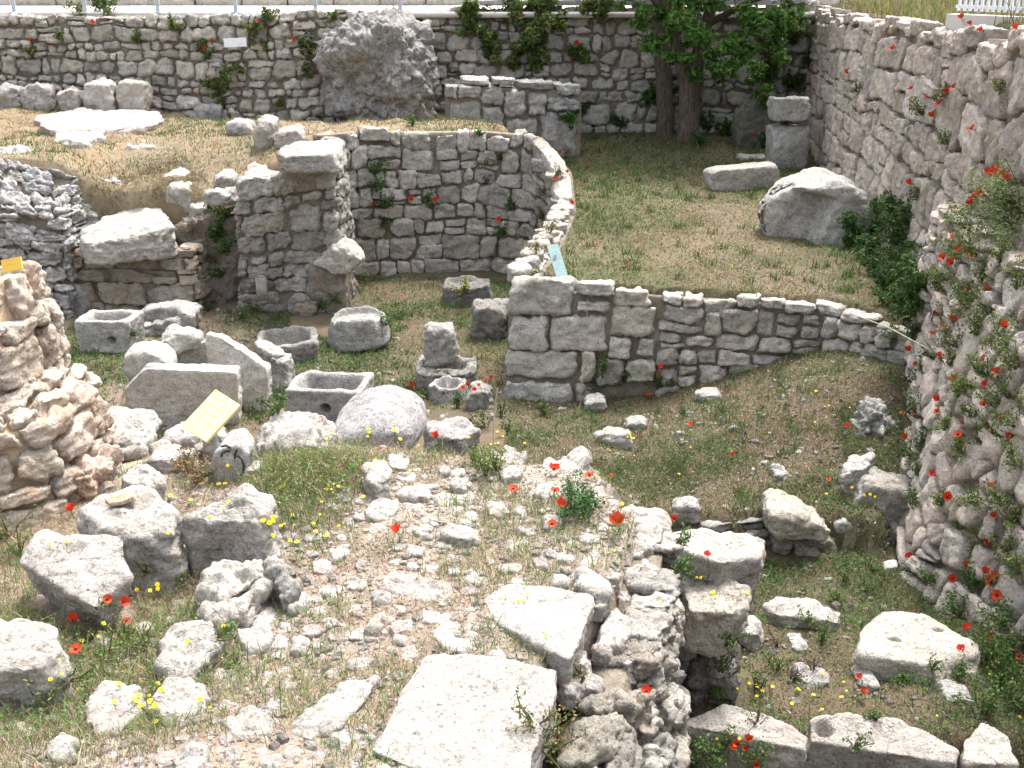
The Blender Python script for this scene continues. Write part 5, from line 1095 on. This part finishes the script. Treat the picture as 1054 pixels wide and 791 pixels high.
poppies([(969, 10), (970, 18), (990, 18), (998, 24), (1009, 31), (1046, 30), (975, 4)], 'red poppy in the dry grass on the bank above the right wall', 'poppies on the bank', 1.2)
poppies([(1017, 178), (1026, 174), (1028, 186), (1039, 185), (999, 212), (1004, 203), (1014, 202), (1000, 208), (1022, 182), (1034, 182), (1010, 200), (1020, 176)], 'red poppy in the dense cluster above the leaning wall', 'poppy cluster above the leaning wall', 1.5, toward=.2)
poppies([(980, 246), (985, 257), (996, 260), (990, 257), (1000, 263), (971, 266), (980, 272), (997, 298), (1016, 299), (930, 261), (929, 273), (919, 295), (963, 323), (980, 331), (970, 336), (959, 344), (1034, 337), (936, 361), (943, 377), (967, 366), (1026, 383), (983, 393), (1014, 396), (966, 412), (1013, 417), (1012, 371), (965, 424), (929, 426), (942, 425), (950, 432), (991, 436), (986, 448), (932, 452), (1031, 431), (960, 488), (976, 512), (1023, 531), (1014, 561), (936, 573), (980, 596), (994, 584), (1013, 590), (1025, 596), (1026, 613), (1021, 600), (994, 648), (989, 668), (1043, 667), (1049, 676), (1021, 656), (1040, 450), (1020, 500)],
        'red poppy growing on the leaning rubble wall at right', 'poppies on the leaning wall', 1.2)
poppies([(570, 484), (607, 490), (629, 490), (528, 504), (571, 506), (578, 523), (568, 540), (408, 548), (449, 450)], 'red poppy on the crest of the foreground mound', 'poppies on the mound crest', 1.1)
poppies([(635, 540)], 'largest red poppy, beside the tilted white slab at the mound edge', None, 1.35)
poppies([(728, 571)], 'red poppy on the bright-topped block of the pier', None, 1.0)
poppies([(694, 534)], 'red poppy just behind the bright-topped pier block', None, 1.0)
poppies([(424, 398), (493, 397), (500, 393), (483, 397), (505, 390), (476, 400), (488, 402)], 'red poppy beside the broken basins in front of the terrace corner', 'poppies by the broken basins', 1.1)
poppies([(558, 418), (678, 385), (680, 377), (711, 437), (853, 494), (872, 440), (754, 469), (667, 407)], 'red poppy on the dirt slope below the terrace wall', 'poppies on the dirt slope', 1.0)
poppies([(75, 640), (110, 617), (127, 620), (130, 640), (78, 669), (73, 526)], 'red poppy near the big tilted boulder at left', 'poppies by the tilted boulder', .9)
poppies([(760, 766), (767, 770), (755, 768), (777, 788), (884, 697), (888, 714), (770, 762)], 'red poppy among the weeds at the bottom right', 'poppies at the bottom right', .85)
poppies([(665, 712)], 'single red poppy on the rubble side of the mound', None, .8)
poppies([(577, 157), (605, 173), (584, 178), (589, 210), (571, 184), (642, 177), (614, 252), (648, 274), (775, 139), (598, 190)], 'red poppy in the terrace grass', 'poppies in the terrace grass', 1.2)
poppies([(28, 52), (33, 43), (218, 43), (210, 50), (232, 72), (258, 32), (265, 22), (312, 40), (302, 42), (270, 30), (26, 60), (95, 24)], 'red poppy hanging from the long back wall', 'poppies on the long back wall', 1.6)
poppies([(594, 46), (597, 57), (589, 61), (423, 206), (451, 203), (385, 211), (513, 226), (448, 207)], 'red poppy growing from the joints of a rear wall', 'poppies in the rear walls', 1.5)
DR = np.random.default_rng(10)
def daisies(boxes, label, group, size=1.0):
    for u0, u1, v0, v1, n in boxes:
        ctr = [(DR.uniform(u0, u1), DR.uniform(v0, v1)) for _ in range(max(2, n//4))]
        for q in range(int(n*.68)):
            cu, cv2 = ctr[DR.integers(len(ctr))]; sp = DR.choice([5, 12, 22])
            place(DD, cu+DR.normal()*sp, cv2+DR.normal()*sp*.6, label, 'yellow daisy', group, size*DR.uniform(.45, .85), DR, up=1.0, toward=.07)
daisies([(270, 355, 468, 560, 40), (345, 375, 470, 560, 8)], 'yellow daisy in the green weeds right of the marker stone', 'daisies in the green weeds', 1.0)
daisies([(380, 455, 438, 500, 18), (455, 545, 410, 470, 13)], 'yellow daisy below the speckled boulder', 'daisies below the speckled boulder', 1.1)
daisies([(610, 700, 445, 520, 16), (600, 660, 540, 560, 4), (530, 600, 600, 660, 8)], 'yellow daisy around the mound crest', 'daisies around the mound crest', 1.0)
daisies([(150, 290, 470, 660, 34), (60, 170, 560, 640, 10)], 'yellow daisy between the white blocks at left', 'daisies between the white blocks', .95)
daisies([(20, 160, 650, 790, 26), (100, 250, 700, 790, 16)], 'yellow daisy in the dry grass at bottom left', 'daisies at the bottom left', .9)
daisies([(690, 780, 560, 690, 12), (765, 870, 640, 720, 24), (930, 1050, 660, 740, 14), (730, 800, 750, 785, 6)], 'yellow daisy among the weeds at lower right', 'daisies at the lower right', .9)
daisies([(655, 900, 390, 530, 16)], 'yellow daisy on the dirt slope', 'daisies on the dirt slope', 1.0)

# ================================================================== PLANTS AND THE TREE
def leaves(mb, c, rad, n, size, rng, cols, up=.3, shell=.35, asp=.45, droop=0.):
    d = rng.normal(size=(n, 3)); d /= np.linalg.norm(d, axis=1)[:, None]
    p = np.asarray(c)+d*(rng.random(n)**shell)[:, None]*np.asarray(rad)
    nrm = d*.5+rng.normal(size=(n, 3))*.7; nrm[:, 2] += up; nrm /= np.linalg.norm(nrm, axis=1)[:, None]
    a = np.cross(nrm, rng.normal(size=(n, 3))); a /= np.linalg.norm(a, axis=1)[:, None]; a[:, 2] -= droop; b = np.cross(nrm, a)
    s = (size*rng.uniform(.55, 1.35, n))[:, None]
    V = np.stack([p-a*s, p+b*s*asp+nrm*s*.1, p+a*s, p-b*s*asp+nrm*s*.1], 1).reshape(-1, 3)
    k = np.arange(n)*4; F = np.stack([k, k+1, k+2, k+3], 1)
    col = np.array(cols)[rng.integers(len(cols), size=n)]*rng.uniform(.7, 1.3, (n, 1))
    mb.add(V, F, np.repeat(col, 4, 0))
GL = [(.055, .10, .025), (.042, .08, .022), (.075, .115, .032)]
GD = [(.05, .11, .028), (.07, .135, .035), (.035, .08, .022), (.09, .13, .04)]
GY = [(.12, .14, .04), (.09, .115, .035), (.16, .15, .055)]
def plant(name, label, u, v, size, n, leaf, cols, seed, group=None, cat='plant', sq=(1, 1, 1), out=.0, stems=7, up=.4):
    """a bushy plant rooted at the surface seen at (u, v)"""
    l_, n_, ob = shoot(u, v)
    if l_ is None: return
    rng = np.random.default_rng(seed); r = ray(u, v); n_ = n_ if n_@r < 0 else -n_
    root = empty(name, l_); tag(root, label, cat, group); mb = MB(); ms = MB()
    ax = n_*(.6+out)+np.array((0, 0, .7)); ax /= np.linalg.norm(ax)
    for k in range(stems):
        d = ax+rng.normal(size=3)*.45; d /= np.linalg.norm(d); L = size*rng.uniform(.6, 1.15)*np.array(sq)
        tip = d*L; tube(ms, [-n_*.03, tip*.5+rng.normal(size=3)*size*.06, tip], np.array((.006, .004, .002))*max(1, size*2.2), 4, (.12, .14, .05))
        for t in (.35, .6, .85, 1.0):
            leaves(mb, tip*t, np.array((1, 1, 1))*size*.26*(1.15-.4*t), max(2, int(n/stems/4)), leaf, rng, cols, up)
    mb.build('foliage', M['leaf'], root, smooth=False); ms.build('stem', M['leaf'], root)
    return root
k = 0
def plants(lst, name, label, group, cols, leaf, dens=1.0, **kw):
    global k
    for u, v, s in lst:
        k += 1; plant(name, label, u, v, s, int(260*dens*(s/.3)**1.2), leaf, cols, 500+k, group, **kw)
plants([(880, 240, .4), (895, 245, .45), (920, 275, .45), (935, 240, .4), (940, 285, .45), (915, 315, .3), (948, 320, .4), (900, 285, .35), (925, 225, .35), (870, 252, .3)], 'dark_shrub', 'dark green shrub where the terrace meets the right wall', 'dark shrubs below the right wall', GD, .035, 1.3, up=.6)
plants([(950, 120, .28), (972, 100, .18), (885, 95, .22), (945, 205, .2), (1030, 95, .15), (975, 150, .2)], 'wall_weed', 'leafy weed rooted in the joints of the upper right wall', 'weeds in the upper right wall', GY, .022)
plants([(1040, 235, .55), (1048, 215, .5)], 'wall_bush', 'large grey-green bush spilling over the leaning wall at the right edge', 'bushes at the right edge', [(.20, .25, .11), (.24, .29, .14), (.15, .20, .07)], .02, 2.4, stems=16)
plants([(1000, 240, .28), (985, 262, .25), (1010, 290, .3), (990, 310, .3), (1020, 320, .28), (1005, 345, .3), (985, 360, .25), (1015, 390, .25), (985, 410, .22), (1030, 350, .3), (1000, 430, .2), (1020, 440, .25), (1038, 410, .25), (990, 470, .18), (1045, 480, .3), (1040, 540, .25), (1003, 520, .18), (985, 545, .15), (1045, 300, .3), (975, 290, .22), (1050, 590, .25), (970, 330, .25), (975, 375, .25), (1000, 400, .28), (1025, 420, .28), (1010, 455, .22), (975, 440, .2), (965, 300, .25), (1030, 520, .25), (1015, 560, .22), (1035, 570, .25), (1000, 570, .18), (970, 520, .15), (1045, 380, .3), (1045, 440, .28), (995, 320, .28), (980, 230, .25), (1030, 270, .35), (1005, 265, .3)], 'wall_weed', 'poppy foliage growing on the leaning rubble wall', 'weeds on the leaning wall', [bri(c_, 1.5) for c_ in GL+GY], .017, 1.5)
plants([(1030, 640, .35), (1045, 680, .4), (1010, 680, .3), (1025, 710, .35), (1045, 730, .35), (990, 640, .25), (1000, 610, .22), (1010, 735, .25), (960, 600, .18), (985, 700, .2)], 'weed_clump', 'dense green weeds at the foot of the leaning wall', 'weeds at the foot of the leaning wall', [bri(c_, 1.4) for c_ in GL], .017, 1.7)
plants([(915, 240, .45), (930, 262, .5), (900, 262, .4), (925, 290, .45), (945, 300, .4), (940, 325, .35), (910, 300, .35), (890, 268, .3), (905, 225, .35)], 'dark_shrub', 'dark green shrub where the terrace meets the right wall', 'dark shrubs below the right wall', GD, .035, 1.2, up=.6)
plants([(940, 350, .3), (948, 380, .3), (935, 400, .25), (945, 430, .3), (925, 350, .22), (950, 460, .25), (945, 490, .22), (942, 520, .18), (935, 470, .2)], 'weed_clump', 'green weeds along the left edge of the leaning wall', 'weeds beside the leaning wall', GL, .022, .9)
plants([(590, 525, .22), (600, 535, .2), (582, 532, .2), (608, 525, .17)], 'poppy_plant', 'bright green poppy plant on the crest of the mound', 'poppy plants on the mound crest', [(.06, .14, .05), (.08, .17, .06), (.05, .11, .035)], .014, 1.7, up=.7)
plants([(500, 490, .2), (512, 485, .18), (490, 480, .16)], 'grass_tuft', 'fresh green tuft left of the crest rocks', 'green tufts on the mound', [(.12, .19, .04), (.16, .20, .06)], .014, 1.4, up=.1)
plants([(620, 385, .3), (612, 405, .2), (680, 400, .2), (690, 395, .18), (705, 430, .15), (560, 428, .2), (640, 395, .2)], 'weed_clump', 'small green weed at the foot of the terrace wall', 'weeds at the foot of the terrace wall', GL, .022, .8)
plants([(425, 130, .2), (385, 180, .35), (395, 215, .4), (440, 210, .25), (388, 195, .3), (500, 190, .2), (515, 165, .25), (525, 215, .2), (520, 240, .25), (395, 235, .25), (495, 140, .15)], 'wall_weed', 'green weed growing from the joints of the curved wall', 'weeds in the curved wall', GD+GL, .03, .8)
plants([(545, 30, .8), (530, 20, .7), (560, 22, .7), (545, 50, .6), (490, 30, .5), (510, 60, .4), (530, 72, .4), (555, 70, .4), (575, 30, .45), (595, 60, .45), (480, 18, .45), (605, 10, .5), (620, 15, .45), (500, 50, .45)], 'hanging_plant', 'green plant hanging over the wall behind the masonry stub', 'plants hanging over the back wall', [bri(c_, 1.4) for c_ in GL+GY], .055, 1.7)
plants([(815, 45, .6), (805, 65, .5), (825, 30, .6), (810, 90, .45), (790, 80, .5), (830, 70, .4), (800, 40, .6), (785, 110, .4)], 'hanging_plant', 'ivy-like plant hanging in the corner of the back and right walls', 'plants in the wall corner', GD+GY, .055, .9)
plants([(270, 20, .4), (262, 32, .3), (212, 52, .25), (215, 62, .2), (310, 48, .4), (318, 60, .3), (235, 80, .35), (228, 98, .35), (218, 92, .3), (230, 112, .3), (100, 12, .45), (85, 16, .35), (62, 40, .25), (140, 45, .3), (180, 30, .3), (275, 52, .25), (285, 108, .2), (250, 75, .25), (30, 55, .2), (345, 20, .25), (110, 14, .4), (320, 80, .3)], 'wall_weed', 'weed growing out of the long back wall', 'weeds on the long back wall', [bri(c_, 1.3) for c_ in GL+GY], .045, .8)
plants([(730, 135, .4), (745, 140, .35), (640, 132, .3), (785, 150, .4), (590, 125, .35), (600, 118, .3), (680, 95, .45), (672, 102, .35), (720, 150, .3)], 'dark_shrub', 'dark shrub at the base of the wall around the tree', 'dark shrubs around the tree', GD, .05, .9)
plants([(230, 222, .3), (228, 240, .3), (232, 262, .3), (225, 285, .25), (222, 250, .25)], 'dark_shrub', 'dark plant in the gully left of the rock pier', 'dark plants in the gully', GD, .035, .9)
plants([(265, 320, .25), (250, 330, .25), (395, 335, .2), (410, 330, .2), (135, 345, .15), (285, 425, .2), (290, 410, .2), (215, 320, .2), (345, 310, .2), (440, 410, .2), (420, 400, .2), (470, 420, .2), (500, 440, .25), (515, 430, .25), (525, 448, .2), (330, 318, .2)], 'weed_clump', 'low green weed on the floor of the pit', 'weeds on the pit floor', GL+GD, .022, .8)
plants([(475, 300, .25), (480, 296, .22)], 'weed_clump', 'yellow-flecked weed growing beside the soil filled trough', 'weeds by the dark trough', GY+[(.6, .5, .05)], .02, .8)
plants([(195, 490, .2), (205, 498, .2), (185, 482, .18), (215, 490, .15)], 'reddish_weed', 'reddish dried weed between the white stones below the yellow board', 'reddish weeds below the yellow board', [(.26, .14, .09), (.32, .20, .12), (.2, .17, .06)], .012, 1.4)
plants([(550, 745, .2), (560, 770, .25), (575, 735, .15), (600, 700, .12), (570, 785, .2)], 'weed_clump', 'weed on the rubble side of the mound beside the large slab', 'weeds beside the large slab', GY+[(.3, .2, .1)], .012, .9)
plants([(742, 690, .18), (748, 665, .16), (738, 715, .18), (700, 560, .15), (710, 590, .15), (695, 590, .15), (780, 710, .2), (800, 690, .18), (845, 660, .2), (830, 640, .15), (870, 600, .2), (890, 610, .2), (900, 590, .15), (940, 590, .15), (710, 770, .3), (740, 780, .3), (780, 785, .25), (715, 790, .3), (860, 620, .15), (930, 700, .2), (960, 690, .15), (900, 740, .12), (880, 770, .15)], 'weed_clump', 'green weed among the blocks at the lower right', 'weeds among the lower right blocks', [bri(c_, 1.5) for c_ in GL], .014, 1.2)
plants([(780, 745, .15), (815, 700, .15), (800, 665, .15), (835, 690, .15)], 'purple_flower', 'purple-brown flowering weed among the lower right blocks', 'purple weeds at the lower right', [(.14, .06, .14), (.2, .1, .12), (.12, .12, .05)], .011, .8)
plants([(110, 680, .18), (130, 660, .18), (150, 665, .15), (70, 705, .16), (45, 720, .15), (90, 660, .15), (225, 660, .12), (240, 690, .12), (10, 555, .25), (20, 570, .2), (150, 590, .12), (185, 600, .12)], 'weed_clump', 'green weed in the dry grass around the white boulders at left', 'weeds around the left boulders', [bri(c_, 1.6) for c_ in GL+GY], .012, .9)

plants([(562, 200, .25), (560, 225, .22), (552, 262, .2), (572, 182, .22), (566, 240, .18), (548, 283, .15)], 'wall_weed', 'tuft growing on the coping at the terrace edge', 'tufts on the terrace edge', GY+[(.3, .2, .1)], .022, .8)
# tree with forked trunk
tr = empty('tree', (3.87, 25.0, .1)); tag(tr, 'dark leafy tree with a forked trunk in front of the back wall', 'tree'); to = np.array(tr.location)
mb = MB()
def limb(pts, r): tube(mb, [np.array(q, float) for q in pts], r, 12)
limb([(0, 0, -.3), (.02, 0, .3), (.0, 0, .9), (-.02, 0, 1.35), (.02, 0, 1.6)], [.33, .25, .22, .22, .2])
limb([(-.04, 0, 1.1), (-.15, 0, 1.6), (-.38, 0, 2.3), (-.55, .05, 3.1), (-.9, .1, 4.2)], [.15, .15, .135, .12, .08])
limb([(.05, 0, 1.2), (.14, 0, 1.8), (.25, -.1, 2.6), (.5, -.2, 3.6), (.9, -.3, 4.6)], [.16, .15, .13, .11, .07])
limb([(-.3, 0, 2.4), (-1.0, -.4, 3.2), (-1.8, -.7, 3.7)], [.08, .06, .03]); limb([(.3, 0, 2.6), (1.1, -.6, 3.1), (2.0, -1.0, 3.4)], [.08, .06, .03]); limb([(.2, 0, 2.2), (.9, -.4, 2.5), (1.6, -.6, 2.3)], [.06, .04, .02])
mb.build('trunk', M['bark'], tr)
rng = np.random.default_rng(77); mb = MB(); ct = MB()
GT = [(.065, .16, .025), (.09, .20, .035), (.05, .12, .02), (.15, .25, .055)]
def at(u, v, y): return D(u, v, y)-to
cl = []
for u, v, y, r, n in [(690, 20, 24.2, .5, 700), (720, 30, 24.0, .5, 700), (755, 25, 24.0, .55, 800), (790, 20, 24.2, .55, 700), (770, 55, 24.0, .4, 500), (735, 60, 24.1, .35, 420), (705, 58, 24.2, .32, 380), (680, 40, 24.3, .35, 380), (800, 50, 24.6, .4, 420), (715, 5, 24.1, .5, 600), (760, -5, 24, .6, 700), (665, 10, 24.6, .4, 350), (815, 15, 24.6, .4, 350), (745, 80, 24.6, .22, 160), (785, 82, 24.8, .25, 200), (720, 75, 24.5, .2, 150), (650, 0, 24.8, .3, 220)]:
    for q in range(5): leaves(mb, at(u, v, y)+rng.normal(size=3)*r*.55, np.array((r, r, r*.6))*.55, n//5, .075, rng, GT, .5, .6, .4)
for q in range(70):
    d = rng.normal(size=3); d /= np.linalg.norm(d); c0 = np.array((.4, .3, 5.3))+d*np.array((2.7, 2.3, 1.4))*rng.random()**.4
    leaves(mb, c0, np.array((.75, .75, .5)), 170, .09, rng, GT, .5, .6, .4)
mb.build('crown', M['leaf'], tr, smooth=False)
t2 = empty('tree', (3.45, 25.6, .1)); tag(t2, 'second slimmer tree trunk leaning just behind the forked tree', 'tree'); mb = MB()
limb([(0, 0, -.3), (.0, 0, .6), (-.1, 0, 1.6), (-.25, 0, 2.6), (-.3, .1, 4.4)], [.24, .19, .18, .16, .1]); mb.build('trunk', M['bark'], t2); mb = MB()
for q in range(22): leaves(mb, np.array((-.4, .3, 4.9))+rng.normal(size=3)*np.array((1.0, .6, .5)), np.array((.5, .5, .35)), 120, .085, rng, GT, .5, .6, .4)
mb.build('crown', M['leaf'], t2, smooth=False)
# dry stalks
def stalk(label, pts, r):
    mb = MB(); tube(mb, pts, r, 6); o = mb.build('dry_stalk', M['straw'], loc=pts[0]); tag(o, label, 'dry stalk')
l1, n1_, o1 = shoot(960, 362); e1 = D(874, 322, 12.6)
stalk('long pale dry stalk slanting from the end of the terrace wall to the leaning wall', [e1, (e1+l1)/2+np.array((0, -.02, .04)), l1], .006)
stalk('thin upright dry stalk in front of the squared corner stones', [D(594, 440, 12.9)-np.array((0, 0, .25)), D(602, 360, 12.95), D(605, 309, 13.0)], .0045)
l2 = D(507, 452, 7.5)
stalk('tall thin dry stem rising from the mound crest', [l2-np.array((0, 0, .25)), D(508, 430, 7.5), D(512, 400, 7.5)], .005)
